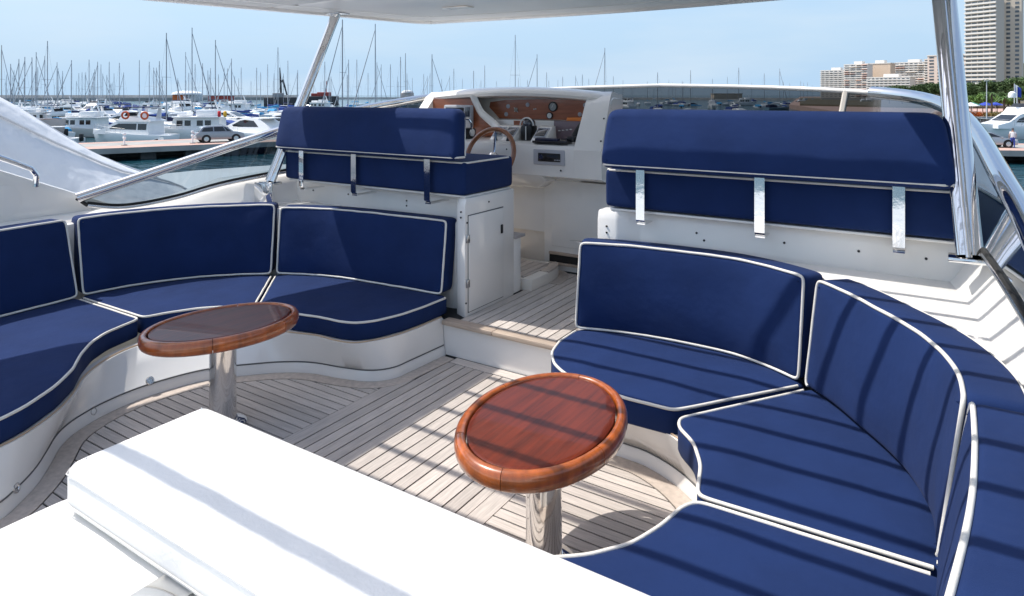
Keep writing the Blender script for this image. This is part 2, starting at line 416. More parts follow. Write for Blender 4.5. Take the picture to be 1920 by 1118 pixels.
Rtop = cr(V2((.452, 3.262), (.455, 3.1), (.48, 2.93), (.54, 2.81), (.64, 2.735), (.78, 2.69), (.96, 2.665), (1.08, 2.66), (1.19, 2.61), (1.285, 2.52), (1.36, 2.42), (1.40, 2.30), (1.415, 2.18), (1.41, 2.05), (1.375, 1.91), (1.32, 1.79), (1.24, 1.69), (1.12, 1.60), (1.03, 1.5), (.99, 1.3), (.96, .55)), 6)
NB = 150
Lb, Lt, Rb, Rt = (resample(q, n=NB) for q in (Lbot, Ltop, Rbot, Rtop))

# ---- teak deck: every board is a piece of its own
deck = MB().prism([(-1.55, .3), (1.55, .3), (1.55, 3.4), (-1.55, 3.4)], -.06, -.0045).build('deck', caulk, yacht)
def clip(poly, axis, lo, hi):
    def half(P, f):
        out = []
        for i in range(len(P)):
            a, b = P[i-1], P[i]; fa, fb = f(a), f(b)
            if (fa >= 0) != (fb >= 0): out.append(a.lerp(b, fa/(fa-fb)))
            if fb >= 0: out.append(b)
        return out
    P = half([Vector(p) for p in poly], lambda p: p[axis]-lo)
    return half(P, lambda p: hi-p[axis]) if P else P
def boards(region, axis, w, z, m, parent, start=None, gap=.0075, name='plank'):
    lo = min(p[axis] for p in region) if start is None else start; hi = max(p[axis] for p in region); a = lo
    while a < hi-.004:
        P = clip(region, axis, a+gap/2, a+w-gap/2)
        if len(P) >= 3 and abs(area(P)) > 2e-4:
            Q = [P[0]]
            for p in P[1:]:
                if (p-Q[-1]).length > 1e-4: Q.append(p)
            MB().prism([(p.x, p.y) for p in Q], z-.012, z+random.uniform(-.0004, .0004)).build(name, m, parent)
        a += w
def band(A, B, z, m, parent, cuts, name='margin_board'):
    n = len(A)
    for i, j in zip(cuts, cuts[1:]):
        a, b = int(i*(n-1)), int(j*(n-1)); P = A[a:b+1]+B[a:b+1][::-1]
        MB().prism([(p.x, p.y) for p in P], z-.012, z+.0008).build(name, m, parent)
MW = .085
La = offset(Lb, -.003); Li = offset(Lb, -MW); Li2 = offset(Lb, -MW-.0065)
Ra = offset(Rb, -.003); Ri = offset(Rb, -MW); Ri2 = offset(Rb, -MW-.0065)
band(La, Li, 0, teakM, deck, (0, .205, .42, .70, .823, .995)); band(Ra, Ri, 0, teakM, deck, (.005, .18, .42, .62, .8, 1))
XL, XR = -.50, .645
left_reg = [p for p in Li2 if p.x < XL and p.y > .56]; left_reg = left_reg+V2((XL, left_reg[-1].y), (XL, .56))
right_reg = [p for p in Ri2 if p.x > XR and p.y > .56]; right_reg = V2((XR, .56), (XR, right_reg[0].y))+right_reg
boards(left_reg, 1, .0556, 0, teakX, deck, .555); boards(right_reg, 1, .0556, 0, teakX, deck, .555)
ylim = lambda P, x: min((q for q in P if q.y > 2.3), key=lambda q: abs(q.x-x)).y
rs_ = [q for q in Ri2[::-1] if q.y > 2.3 and q.x < XR-.085 and q.y < 3.175]; ls_ = [q for q in Li2 if q.y > 2.3 and q.x > XL+.085 and q.y < 3.175]
aisle = V2((XL+.085, .56), (XR-.085, .56), (XR-.085, rs_[0].y))+[q.copy() for q in rs_]+V2((rs_[-1].x, 3.175), (ls_[-1].x, 3.175))+[q.copy() for q in ls_[::-1]]+V2((XL+.085, ls_[0].y))
boards(aisle, 0, .0663, 0, teakY, deck, XL+.085)
for P in (V2((XL+.0035, .56), (XL+.0815, .56), (XL+.0815, ylim(Li2, XL+.08)-.002), (XL+.04, ylim(Li2, XL+.04)-.002), (XL+.0035, ylim(Li2, XL)-.002)), V2((XR-.0815, .56), (XR-.0035, .56), (XR-.0035, ylim(Ri2, XR)-.002), (XR-.0815, ylim(Ri2, XR-.08)-.002))):
    MB().prism([(p.x, p.y) for p in P], -.012, .0005).build('king_plank', teakY, deck)
MB().prism([(-.402, 3.182), (.388, 3.182), (.388, 3.258), (-.402, 3.258)], -.012, .001).build('margin_board', teakX, deck)

# ---- settee plinths moulded in white
def plinth(bot, top, name, side):
    mid = offset(bot, .014); g = offset(bot, .024)
    R = []
    for P, z in ((bot, -.02), (bot, .004), (mid, .052), (g, .055), (g, .059), (mid, .062), ([m.lerp(t, .55) for m, t in zip(mid, top)], .14), (top, .222), (offset(top, .05), .2225)):
        R.append([(p.x, p.y, z) for p in P])
    mb = MB().loft(R, closed=False); MB().tube([(p.x, p.y, .057) for p in mid], .0028, 5).build('plinth_groove', mat('groove', (.13, .13, .13), .8), yacht)
    return mb.build(name, gel, yacht, ang=50)
plinth(Lb, Lt, 'settee_plinth', 1); plinth(Rb, Rt, 'settee_plinth', -1)
def floor_poly(P, z0, z1, extra, name, m): return MB().prism([(p.x, p.y) for p in P]+extra, z0, z1).build(name, m, yacht)
trim = mat('tan_trim', (.50, .36, .24), .6)
for P in (Lt, Rt): MB().tube([(p.x, p.y, .2255) for p in offset(P, .012)], .0045, 5).build('settee_trim', trim, yacht)

# ---- left (port) settee cushions
J1, J2 = (-2.455, 2.075), (-1.878, 3.07)
g1 = 'blue back cushions of the left settee'; g2 = 'blue seat cushions of the left settee'
cL1 = cr(V2((-2.40, .6), (-2.41, 1.2), (-2.416, 1.638), (-2.434, 1.937), (-2.452, 2.068)), 8)
cL2 = cr(V2((-2.462, 2.094), (-2.412, 2.381), (-2.265, 2.693), (-2.07, 2.91), (-1.888, 3.058)), 8)
cL3 = cr(V2((-1.868, 3.080), (-1.64, 3.19), (-1.378, 3.257), (-.954, 3.295), (-.575, 3.318)), 8)
ZS, ZB = .33, .80
back_cushion('back_cushion', cL1, ZS+.008, .815, .13, .12, 'blue back cushion cut off by the left edge, farthest aft on the left settee', g1)
back_cushion('back_cushion', cL2, ZS+.008, .815, .13, .10, 'middle blue back cushion of the left settee, below the clear side screen', g1)
back_cushion('back_cushion', cL3, ZS+.008, .80, .13, .06, 'blue back cushion of the left settee beside the white cabinet door', g1)
seat_cushion('seat_cushion', V2((-1.0, .6))+V2((-1.005, .95), (-1.03, 1.133), (-1.073, 1.241), (-1.186, 1.402), (-1.323, 1.534), (-1.475, 1.635), (-1.61, 1.748), (-1.695, 1.868), (-1.74, 2.0), (-1.765, 2.076))+V2((-2.50, 2.072))+[p.copy() for p in offset(resample(cL1, .05), .055)[::-1]], .222, ZS,
             'blue seat cushion with a bulging front, nearest on the left settee', g2, back=cL1)
seat_cushion('seat_cushion', V2((-2.50, 2.090), (-1.768, 2.096), (-1.735, 2.21), (-1.66, 2.36), (-1.55, 2.475), (-1.388, 2.548), (-1.915, 3.09))+[p.copy() for p in offset(resample(cL2, .05), .055)[::-1]][1:-1], .222, ZS,
             'concave blue seat cushion behind the round table on the left settee', g2, back=cL2)
seat_cushion('seat_cushion', V2((-1.90, 3.105), (-1.372, 2.560), (-1.2, 2.59), (-1.096, 2.607), (-.933, 2.645), (-.779, 2.652), (-.675, 2.683), (-.608, 2.769), (-.559, 2.929), (-.541, 3.10), (-.540, 3.35))+[p.copy() for p in offset(resample(cL3, .05), .055)[::-1]][1:-1], .222, ZS,
             'rounded blue seat cushion of the left settee, next to the teak step', g2, back=cL3)
# ---- right (starboard) settee cushions
g3 = 'blue back cushions of the right settee'; g4 = 'blue seat cushions of the right settee'
cA = cr(V2((.410, 3.235), (.62, 3.30), (.862, 3.331), (1.17, 3.330), (1.37, 3.27), (1.548, 3.165)), 8)
cB = cr(V2((1.574, 3.135), (1.70, 3.00), (1.795, 2.871), (1.915, 2.70), (1.992, 2.55), (2.052, 2.35), (2.066, 2.148)), 8)
cCc = cr(V2((2.068, 2.142), (2.066, 1.9), (2.05, 1.6), (2.01, 1.27), (1.94, .8)), 8)
rv = lambda q: q
back_cushion('back_cushion', cA, ZS+.008, .80, .13, .035, 'blue back cushion of the right settee in front of the white bench panel', g3, sl=.02)
back_cushion('back_cushion', cB, ZS+.008, .80, .155, .06, 'curved blue back cushion of the right settee striped with shadow bars', g3, rear=.0028, nobot=True)
back_cushion('back_cushion', cCc, ZS+.008, .80, .185, .075, 'blue back cushion cut off by the lower right corner', g3, rear=.0028, nobot=True)
seat_cushion('seat_cushion', V2((.408, 3.25), (.408, 3.06), (.452, 2.895), (.525, 2.79), (.623, 2.715), (.771, 2.66), (.956, 2.632), (1.172, 2.637), (1.58, 3.19))+[p.copy() for p in offset(resample(cA, .05), .055)[::-1]][1:-1], .215, ZS,
             'blue seat cushion of the right settee nearest the helm step', g4, back=cA)
seat_cushion('seat_cushion', V2((1.60, 3.16), (1.203, 2.585), (1.225, 2.515), (1.316, 2.423), (1.379, 2.295), (1.403, 2.196), (1.423, 2.112), (2.12, 2.136))+[p.copy() for p in offset(resample(cB, .05), .055)[::-1]][1:-1], .215, ZS,
             'middle blue seat cushion of the right settee, tapering to the front', g4, back=cB)
seat_cushion('seat_cushion', V2((2.12, 2.112), (1.432, 2.092), (1.397, 2.03), (1.38, 1.919), (1.333, 1.789), (1.257, 1.687), (1.15, 1.60), (1.06, 1.5), (1.02, 1.3), (1.0, .75), (1.93, .75))+[p.copy() for p in offset(resample(cCc, .05), .055)[::-1]][1:-1], .215, ZS,
             'blue seat cushion of the right settee behind the white sunbed', g4, back=cCc)

# ---- coamings behind the settees
def outer(curve, d): return offset(curve, d)
def coaming(curves, d, tail, z, name):
    P = []
    for q in curves: P += outer(resample(q, .06), d)
    return MB().prism([(p.x, p.y) for p in P]+tail, -.05, z).build(name, gel, yacht, bev=.018)
coaming((cL1, cL2, cL3), .155, [(-.555, 3.50), (-.555, 3.60), (-2.40, 3.60), (-2.78, 3.0), (-2.80, .3), (-2.58, .3)], .775, 'coaming')
coaming((cA, cB, cCc), .165, [(2.05, .3), (2.66, .3), (2.62, 3.60), (.44, 3.60), (.44, 3.40)], .775, 'coaming')
MB().box(-.575, -.424, 3.27, 3.40, 0, .205).build('settee_end', gel, yacht, bev=.004)
BUL = {1: ((.2, .86, 2.30, 2.66), (1.4, .87, 2.30, 2.66), (2.1, .885, 2.28, 2.64), (2.6, .905, 2.24, 2.6), (3.2, .945, 2.18, 2.54), (3.8, 1.0, 2.08, 2.46), (4.5, 1.07, 1.87, 2.30), (5.1, 1.12, 1.6, 2.06), (5.5, 1.14, 1.35, 1.6), (5.7, 1.15, .65, .9), (5.75, 1.15, -.25, 0)),
       -1: ((.2, .80, 2.72, 2.98), (1.4, .80, 2.73, 2.98), (2.2, .80, 2.75, 2.98), (2.6, .805, 2.71, 2.96), (2.9, .85, 2.52, 2.88), (3.2, .945, 2.27, 2.78), (3.8, 1.0, 2.10, 2.58), (4.5, 1.07, 1.87, 2.34), (5.1, 1.12, 1.6, 2.06), (5.5, 1.14, 1.35, 1.6), (5.7, 1.15, .65, .9), (5.75, 1.15, -.25, 0))}
for s in (-1, 1):                          # side decks: outer bulwark with a rounded step up, rising forwards
    R = []
    for y, zt, xi, xo in BUL[s]:
        sec = [(xi-.06+.2*(q/10), .745+(zt-.745)*(.5-.5*cos(pi*q/10))) for q in range(11)]+[(xo-.06, zt), (xo-.015, zt-.02), (xo, zt-.07), (xo+.05, .2), (xo+.05, -.4), (xi-.05, -.4)]
        R.append([(s*a, y, b) for a, b in sec])
    MB().loft(R).build('bulwark', gel, yacht, ang=50)
# port arch fairing with rail and round hatch
fp = [(.2, .7), (2.62, .70), (2.55, .80), (2.35, .888), (1.815, 1.13), (1.3, 1.35), (.2, 1.62)]
MB().prism(fp, -3.02, -2.90, 'x').build('arch_fairing', gel, yacht, bev=.02)
MB().tube([(-2.90, y, z) for y, z in ((1.3, 1.44), (1.6, 1.31), (1.9, 1.165), (1.985, 1.12), (2.015, 1.075), (2.01, 1.0))], .017, 10).build('grab_rail', chrome, yacht)
hm = Matrix.Translation((-2.897, 1.83, .93)) @ Matrix.Rotation(pi/2, 4, 'Y')
MB().lathe([(.001, .0), (.10, .0), (.10, .002), (.096, .003), (.001, .003)], 32, hm).build('hatch_cover', gel, yacht)
fp2 = [(.2, .8), (1.2, .8), (1.1, .95), (.8, 1.3), (.2, 1.62)]
MB().prism(fp2, 2.50, 2.62, 'x').build('arch_fairing', gel, yacht, bev=.02)

# ---- step, upper deck
MB().box(-.52, .62, 3.266, 3.5, 0, .188).build('riser', gel, yacht)
deck2 = MB().box(-2.2, 2.2, 3.29, 5.3, .05, .2115).build('upper_deck', caulk, yacht)
boards(V2((-.418, 3.312), (.56, 3.312), (.56, 4.62), (-.36, 4.62), (-.418, 4.30)), 0, .0675, .216, teakY, deck2, -.4205)
for a, b in ((-.505, -.135), (-.132, .47)): MB().box(a, b, 3.236, 3.309, .190, .2175).build('step_nosing', teakE, deck2, bev=.004)
# curved margin board and the raised helm platform
arc = [Vector((-.46+.19*cos(q), 4.30+.36*sin(q))) for q in [pi*.5*i/14 for i in range(15)]]; arc2 = [Vector((-.46+.105*cos(q), 4.30+.285*sin(q))) for q in [pi*.5*i/14 for i in range(15)]]
MB().prism([(p.x, p.y) for p in arc]+[(p.x, p.y) for p in arc2[::-1]], .2, .2185).build('margin_board', teakM, deck2)
MB().prism([(p.x, p.y) for p in arc2]+[(-1.9, 4.585), (-1.9, 4.06), (-.355, 4.06)], .19, .295).build('helm_platform', gelc, yacht, bev=.012)
a3 = offset(arc2, .006)
MB().prism([(p.x, p.y) for p in offset(arc2, .003)]+[(p.x, p.y) for p in offset(arc2, .075)[::-1]], .29, .303).build('margin_board', teakM, deck2)
boards([q.copy() for q in offset(arc2, .08)]+V2((-1.2, 4.50), (-1.2, 4.08), (offset(arc2, .08)[0].x, 4.08)), 0, .0675, .302, teakY, deck2)
# courtesy lights and screw heads on the plinth
def stud(p, n, r, m, parent, name='screw', d=.004):
    q = Vector(n).to_track_quat('Z', 'Y').to_matrix().to_4x4(); MB().lathe([(r, -.002), (r, d*.6), (r*.75, d), (.0005, d)], 12, Matrix.Translation(p) @ q).build(name, m, parent)
for (u, v, z, n) in ((290, 716, .075, (.8, -.5, .12)), (190, 774, .04, (.9, .1, .3)), (44, 913, .06, (.6, -.7, .2))):
    p = at(u, v, z); i = min(range(NB), key=lambda k: (Lb[k]-Vector((p.x, p.y))).length); q = Lb[i]; tn = (Lb[min(NB-1, i+1)]-Lb[i-1]).normalized(); nn = Vector((tn.y, -tn.x, .35))
    base = Vector((q.x, q.y, z))-Vector((tn.y, -tn.x, 0))*.016
    o = MB().lathe([(.021, -.01), (.021, .003), (.018, .006), (.013, .006), (.011, .002), (.0005, .002)], 20, Matrix.Translation(base) @ nn.to_track_quat('Z', 'Y').to_matrix().to_4x4()).build('courtesy_light', chrome2, yacht)

# ------------------------------------------------------------------ oval tables
def table(cx, cyy, rot, label, ab):
    t = thing('pedestal_table', label, 'table', (cx, cyy, 0), 'varnished oval tables'); ZT = .5
    M = Matrix.Translation((cx, cyy, 0)) @ Matrix.Rotation(rot, 4, 'Z'); A, B = ab; rw = .038
    def pt(a, e, z): # ellipse offset outwards by e
        p = Vector((A*cos(a), B*sin(a))); nn = Vector((cos(a)/A, sin(a)/B)).normalized(); p = p+nn*e; return M @ Vector((p.x, p.y, z))
    n = 72
    MB().loft([[pt(2*pi*k/n, e, z) for k in range(n)] for e, z in ((-.30*0-.005, ZT-.055), (-.004, ZT-.012), (-.004, ZT-.0035), (-.009, ZT-.001), (-.02, ZT-.001))]).build('top_panel', mahog, t, ang=50)
    prof = [(.0, -.058), (rw*.62, -.060), (rw*.90, -.050), (rw, -.034), (rw, -.022), (rw*.93, -.008), (rw*.74, .001), (rw*.48, .0045), (rw*.2, .003), (.0035, -.001), (.001, -.006)]
    cuts = [0, 13, 26, 37, 50, 62, 72]
    for a, b in zip(cuts, cuts[1:]):
        R = [[pt(2*pi*(k+(.04 if k == a else -.04 if k == b else 0))/n, e, ZT+z) for e, z in prof] for k in range(a, b+1)]
        MB().loft(R).build('rim_segment', rimw, t, ang=60)
    T0 = Matrix.Translation((cx, cyy, 0))
    MB().lathe([(.062, .0), (.062, ZT-.075)], 40, T0).build('pedestal', chrome, t, ang=50)
    MB().lathe([(.11, 0), (.11, .006), (.10, .012), (.066, .016), (.066, .03)], 40, T0).build('base_plate', chrome, t, ang=40)
    MB().lathe([(.066, ZT-.10), (.066, ZT-.085), (.12, ZT-.075), (.14, ZT-.0595)], 40, T0).build('top_flange', chrome, t, ang=40)
table(-.860, 1.988, radians(73.5), 'varnished oval table on a steel pedestal by the left settee', (.328, .224))
table(.932, 1.998, radians(97), 'varnished oval table striped with shadows by the right settee', (.347, .236))

# ------------------------------------------------------------------ white sunbed in the foreground
def slab(name, x0, x1, y0, y1, z0, z1, label, r=.05, puff=.012, grp=None, wr=.006):
    return cushion(name, V2((x0, y0), (x1, y0), (x1, y1), (x0, y1)), z1-z0, lambda a, b, c: (a, b, z0+c), vinyl, label, 'sunbed cushion', grp, r=r, puff=puff, pr=0, soft=9, rbot=.03, wr=wr, grid=.04)
slab('bolster_cushion', -.185, 1.72, .985, 1.463, .331, .478, 'raised white bolster of the sunbed crossed by a grey shadow', r=.045, wr=.006)
slab('flat_cushion', -.27, 1.75, -.6, 1.06, .19, .324, 'lower white sunbed cushion in the bottom left corner', r=.03, puff=.006)
sm_ = mat('vinyl_seam', (.60, .59, .57), .6); bo_ = [o for o in C.objects if o.name == 'bolster_cushion'][0]
for z_, ins in ((.452, .0), (.362, .0)): MB().tube([(-.182, 1.40, z_), (-.182, 1.05, z_), (-.174, 1.005, z_), (-.15, .983, z_), (1.66, .983, z_), (1.70, 1.0, z_)], .0022, 5).build('seam', sm_, bo_)
sb = thing('sunbed', 'white moulded plinth under the sunbed cushions', 'sunbed', (.7, .6, 0))
MB().box(-.12, 1.7, -.55, 1.40, 0, .185).build('plinth', gel, sb, bev=.02)
for x in (.36, 1.35):
    MB().rbox((x+.06, .93, .3345), (.125, .24, .007), .003).build('hinge_plate', chrome, sb)
    MB().rbox((x+.06, .818, .352), (.125, .007, .03), .003).build('hinge_lip', chrome, sb)

# ------------------------------------------------------------------ helm benches
def bench(side):
    if side < 0:
        t = thing('helm_bench', 'white cabinet bench behind the wheel with a latched door', 'bench', (-1.3, 3.6, .216), 'flybridge benches'); x0, x1, yb = -2.2, -.42, 3.36
    else:
        t = thing('helm_bench', 'white companion bench base at the right behind the settee', 'bench', (1.3, 3.6, .216), 'flybridge benches'); x0, x1, yb = .44, 2.2, 3.45
    if side < 0: plan = [(-2.2, 3.53), (-.60, 3.53), (-.515, 3.40), (-.42, yb), (-.42, 3.93), (-2.2, 3.93)]; pc = [(-2.2, 3.55), (-.59, 3.55), (-.505, 3.415), (-.42, yb+.015), (-.42, 3.93), (-2.2, 3.93)]
    else: plan = [(.44, yb), (.56, yb), (.66, 3.54), (2.2, 3.54), (2.2, 4.02), (.44, 4.02)]; pc = [(.44, yb+.015), (.555, yb+.015), (.65, 3.56), (2.2, 3.56), (2.2, 4.02), (.44, 4.02)]
    MB().loft([[(x, y, z) for x, y in q] for q, z in ((plan, .2), (plan, .90), (pc, .952))]).build('cabinet', gel, t, bev=.010)
    yp = 3.53 if side < 0 else 3.54
    pa, pb = (-2.13, -.425) if side < 0 else (.485, 2.145)
    MB().box(pa+.02, pb-.015, yb+.03, yb+.55, .952, .965).build('seat_board', gel, t, bev=.004)
    cen = (-1.90, -1.36, -.70) if side < 0 else (.71, 1.328, 1.919)
    for x in cen:
        bx = MB()
        yq = yb-.032
        for (ya, za), (yc, zc2) in zip(((yb-.012, .905), (yq, .925), (yq, 1.18), (yq-.0, 1.24)), ((yq, .925), (yq, 1.18), (yq, 1.24))):
            bx.add([(x-.024, ya, za), (x+.024, ya, za), (x+.024, yc, zc2), (x-.024, yc, zc2), (x-.024, ya+.007, za), (x+.024, ya+.007, za), (x+.024, yc+.007, zc2), (x-.024, yc+.007, zc2)],
                   [(0, 1, 2, 3), (4, 7, 6, 5), (0, 3, 7, 4), (1, 5, 6, 2), (0, 4, 5, 1), (3, 2, 6, 7)])
        bx.box(x-.023, x+.023, yb-.020, yp+.004, .899, .906)
        bx.build('bracket', chrome, t)
    for x in ((-2.0, -1.62, -1.05, -.46) if side < 0 else (.50, .98, 1.42, 1.75, 2.02)):
        stud((x, (yp if abs(x) > .66 else yb+.012 if side < 0 else yb)-.001, .865), (0, -1, 0), .006, black, t)
    for x in ((-1.05, -.46) if side < 0 else (.50, 1.02)):
        stud((x, (yp if abs(x) > .66 else yb+.012 if side < 0 else yb)-.001, .83), (0, -1, 0), .006, black, t)
    return t, yb, pa, pb
bp, yb, pa, pb = bench(-1)
for s in ((3.395, 3.785, .24, .84),):
    MB().rbox((-.4175, (s[0]+s[1])/2, (s[2]+s[3])/2), (.012, s[1]-s[0]+.0, s[3]-s[2]), .004).build('door', gel, bp)
    MB().box(-.4215, -.4185, s[0]-.006, s[1]+.006, s[2]-.006, s[3]+.006).build('door_seam', mat('seam', (.10, .10, .10), .8), bp)
for y, z in ((3.383, .70), (3.383, .42)): MB().rbox((-.413, y, z), (.012, .03, .05), .003).build('hinge', chrome2, bp)
MB().rbox((-.410, 3.76, .70), (.012, .022, .06), .004).build('latch', black, bp)
for y, z in ((3.38, .80), (3.37, .30), (3.62, .90)): stud((-.419, y, z), (1, 0, 0), .006, black, bp)
MB().box(-1.2, -.425, 3.93, 4.03, .216, .60).build('footrest', gel, bp, bev=.01)
MB().rbox((-.80, 3.985, .612), (.80, .13, .022), .006).build('footrest_tread', mat('footrest_tread', (.42, .38, .36), .7), bp)
bs, yb2, pa2, pb2 = bench(1)
def box_cushion(name, x0, x1, y0, y1, z0, z1, label, group):   # faces aft
    f = lambda a, b, c: (a, y1-c, z0+b)
    return cushion(name, V2((x0, 0), (x1, 0), (x1, z1-z0), (x0, z1-z0)), y1-y0, f, navy, label, 'cushion', group, r=.022, puff=.006, pr=.0, soft=3)
gq = 'blue seat pads of the helm benches'
oP = box_cushion('seat_pad', pa, pb, yb+.006, yb+.56, .967, 1.178, 'thick blue seat pad on the cabinet behind the wheel', gq)
oS = box_cushion('seat_pad', pa2, pb2, yb2+.006, yb2+.54, .975, 1.185, 'thick blue seat pad on the right-hand bench', gq)
for o, a, b, y, z in ((oP, pa, pb, yb+.012, 1.172), (oS, pa2, pb2, yb2+.012, 1.179)):
    MB().tube([(a+.02, y+.5, z), (a+.004, y+.03, z), (a+.03, y, z), (b-.03, y, z), (b-.004, y+.03, z), (b-.004, y+.5, z)], .006, 6).build('piping', pipe, o)
def bolster(x0, x1, yb0, z0, z1, lean, T, label, tl=0, tr=0):
    H = z1-z0; f = lambda a, b, c: (a, yb0+T-c+lean*b/H, z0+b)
    o = cushion('backrest_bolster', V2((x0, 0), (x1, 0), (x1-tr, H), (x0+tl, H)), T, f, navy, label, 'cushion', 'blue backrests of the helm benches', r=.045, puff=.012, pr=0, soft=14, rbot=.03)
    MB().tube([f(a, .022, c) for a, c in ((x0+.03, T-.012), (x1-.05, T-.012), (x1-.012, T-.035), (x1-.006, .03))], .0065, 6).build('piping', pipe, o)
    MB().tube([f(a, b, c) for a, b, c in ((x1-.004, .03, .028), (x1-.004-tr*.85, H-.06, .028), (x1-.03-tr, H-.015, .028))], .005, 6).build('end_piping', pipe, o)
    return o
bolster(-2.15, -.42, yb-.095, 1.19, 1.512, .075, .125, 'long blue backrest of the bench behind the steering wheel', tr=.055)
bolster(.50, 2.14, yb2-.125, 1.20, 1.522, .085, .125, 'long blue backrest of the right-hand bench, under the windscreen', tl=.015, tr=.055)

# ------------------------------------------------------------------ helm console
hc = thing('helm_console', 'white helm console with brown dash, gauges and wooden steering wheel', 'helm console', (-1, 4.8, .216))
def taper(p): return (p[0]-.27*max(0, p[1]-4.45)*max(0, (p[0]+1.0)), p[1], p[2])
def cheek(x0, x1):
    prof = [(4.455, .98), (4.445, 1.19), (4.47, 1.225), (4.83, 1.585), (4.90, 1.625), (5.45, 1.60), (5.45, .216), (4.66, .216), (4.66, .93)]
    mb = MB().prism(prof, x0, x1, 'x'); mb.v = [taper(p) for p in mb.v]; return mb.build('side_cheek', gel, hc)
cheek(-.225, .0); cheek(-1.96, -1.86)
prof = [(4.455, .98), (4.445, 1.19), (4.46, 1.215), (4.50, 1.228), (4.84, 1.232), (4.875, 1.385), (4.96, 1.39), (4.96, .5), (4.68, .5), (4.68, .93)]
MB().prism(prof, -1.87, -.225, 'x').build('console_body', gel, hc)
# wheel pod below the front edge
R = []
for z, w0, w1, y in ((.99, -1.6, -.52, 4.452), (.93, -1.55, -.50, 4.50), (.865, -1.5, -.60, 4.56)):
    R.append([(w0, y, z), (w1, y, z), (w1+.02, 4.70, z), (w0, 4.70, z)])
MB().loft(R).build('wheel_pod', gel, hc, bev=.015)
MB().box(-1.9, -.62, 4.70, 4.78, .216, .90).build('lower_panel', gelc, hc)
MB().rbox((-.90, 4.695, .72), (.34, .012, .26), .004).build('hatch', gelc, hc)
MB().box(-.60, .50, 4.66, 4.72, .216, .955).build('lower_panel', gel, hc, bev=.005)
MB().rbox((-.06, 4.657, .665), (.94, .012, .52), .005).build('locker_door', gel, hc)
MB().rbox((-.06, 4.652, .350), (.98, .02, .022), .004).build('locker_sill', teakE, hc); MB().rbox((-.06, 4.652, .270), (.98, .03, .018), .004).build('locker_sill', teakE, hc)
MB().box(-.55, .43, 4.655, 4.6585, .28, .34).build('locker_recess_shade', rubber, hc)  # flat black sheet painted in for the shade of the sill opening
# hood arched over the dash
R = []
for i in range(25):
    x = -1.96+1.965*i/24; q = (x+1.0)/1.02; cz = -.055*q*q
    yf = 4.74+.10*q*q; e = max(0, abs(q)-.86)/.14; cz -= .05*e*e
    R.append([(x, yf+.012, 1.592+cz), (x, yf, 1.615+cz), (x, yf+.02, 1.645+cz), (x, yf+.12, 1.668+cz), (x, 5.45, 1.655+cz), (x, 5.45, 1.59+cz), (x, 4.98, 1.575+cz), (x, yf+.06, 1.578+cz)])
R = [[taper(p) for p in g] for g in R]; MB().loft(R).build('hood', gel, hc, ang=45)
# dash boards
def dash_panel(pts, y0, name, m): return MB().prism(pts, y0, y0+.012, 'y').build(name, m, hc)
dash_panel([(-1.21, 1.392), (-.24, 1.392), (-.235, 1.50), (-.30, 1.548), (-.75, 1.565), (-1.15, 1.555), (-1.31, 1.535), (-1.32, 1.49)], 4.93, 'dash_board', dashw)
MB().box(-1.87, -.225, 4.945, 4.97, 1.38, 1.60).build('dash_back', gelc, hc)
dash_panel([(-1.86, 1.236), (-1.06, 1.236), (-1.10, 1.31), (-1.30, 1.44), (-1.37, 1.57), (-1.86, 1.56)], 4.80, 'side_dash_board', dashw)
dv = cr([Vector(p) for p in ((-1.385, 4.77, 1.60), (-1.36, 4.785, 1.53), (-1.30, 4.785, 1.44), (-1.17, 4.78, 1.35), (-1.06, 4.72, 1.285), (-1.03, 4.66, 1.235))], 6)
MB().tube(dv, .035, 10, rb=.016, up=(1, 0, .4)).build('dash_divider', gel, hc, ang=70)
MB().box(-1.0, -.82, 4.832, 4.838, 1.29, 1.38).build('dash_inlay', dashw, hc)
def disc(x, y, z, r, m, name='gauge', rim=None, d=.012):
    q = Matrix.Translation((x, y, z)) @ Matrix.Rotation(pi/2, 4, 'X')
    o = MB().lathe([(r, -.002), (r, d), (r*.82, d+.004), (r*.8, d-.002), (.0005, d-.002)] if rim else [(r, -.002), (r, d*.5), (r*.9, d*.6), (.0005, d*.6)], 24, q).build(name, rim or m, hc)
    if rim: MB().lathe([(r*.8, d-.004), (r*.8, d-.001), (.0005, d-.001)], 24, q).build('dial', m, o); MB().rbox((x, y-d-.001, z+r*.2), (r*.09, .002, r*.9), .0005, Matrix.Rotation(.5, 4, 'Y')).build('needle', dialw, o)
    return o
disc(-.668, 4.93, 1.500, .042, dial, rim=black); disc(-.70, 4.93, 1.425, .029, dialw, rim=black)
for x, z, r in ((-1.12, 1.50, .019), (-1.14, 1.43, .019), (-.92, 1.515, .019), (-.37, 1.515, .020), (-.42, 1.44, .018), (-.29, 1.475, .034)): disc(x, 4.93, z, r, greyp, d=.006)
for q in range(3):
    MB().rbox((-1.045+.008, 4.926, 1.470), (.058-.012*q, .004, .006), .001, Matrix.Rotation(radians(45+90*(q % 2)), 4, 'Y')).build('emblem_bar', dialw, hc)
MB().rbox((-1.037, 4.924, 1.470), (.030, .004, .030), .001, Matrix.Rotation(radians(45), 4, 'Y')).build('emblem', mat('emblem_grey', (.25, .24, .2), .4), hc)
for x in (-.855, -.838): disc(x, 4.93, 1.478+(x+.85)*.2, .006, dialw, 'indicator')
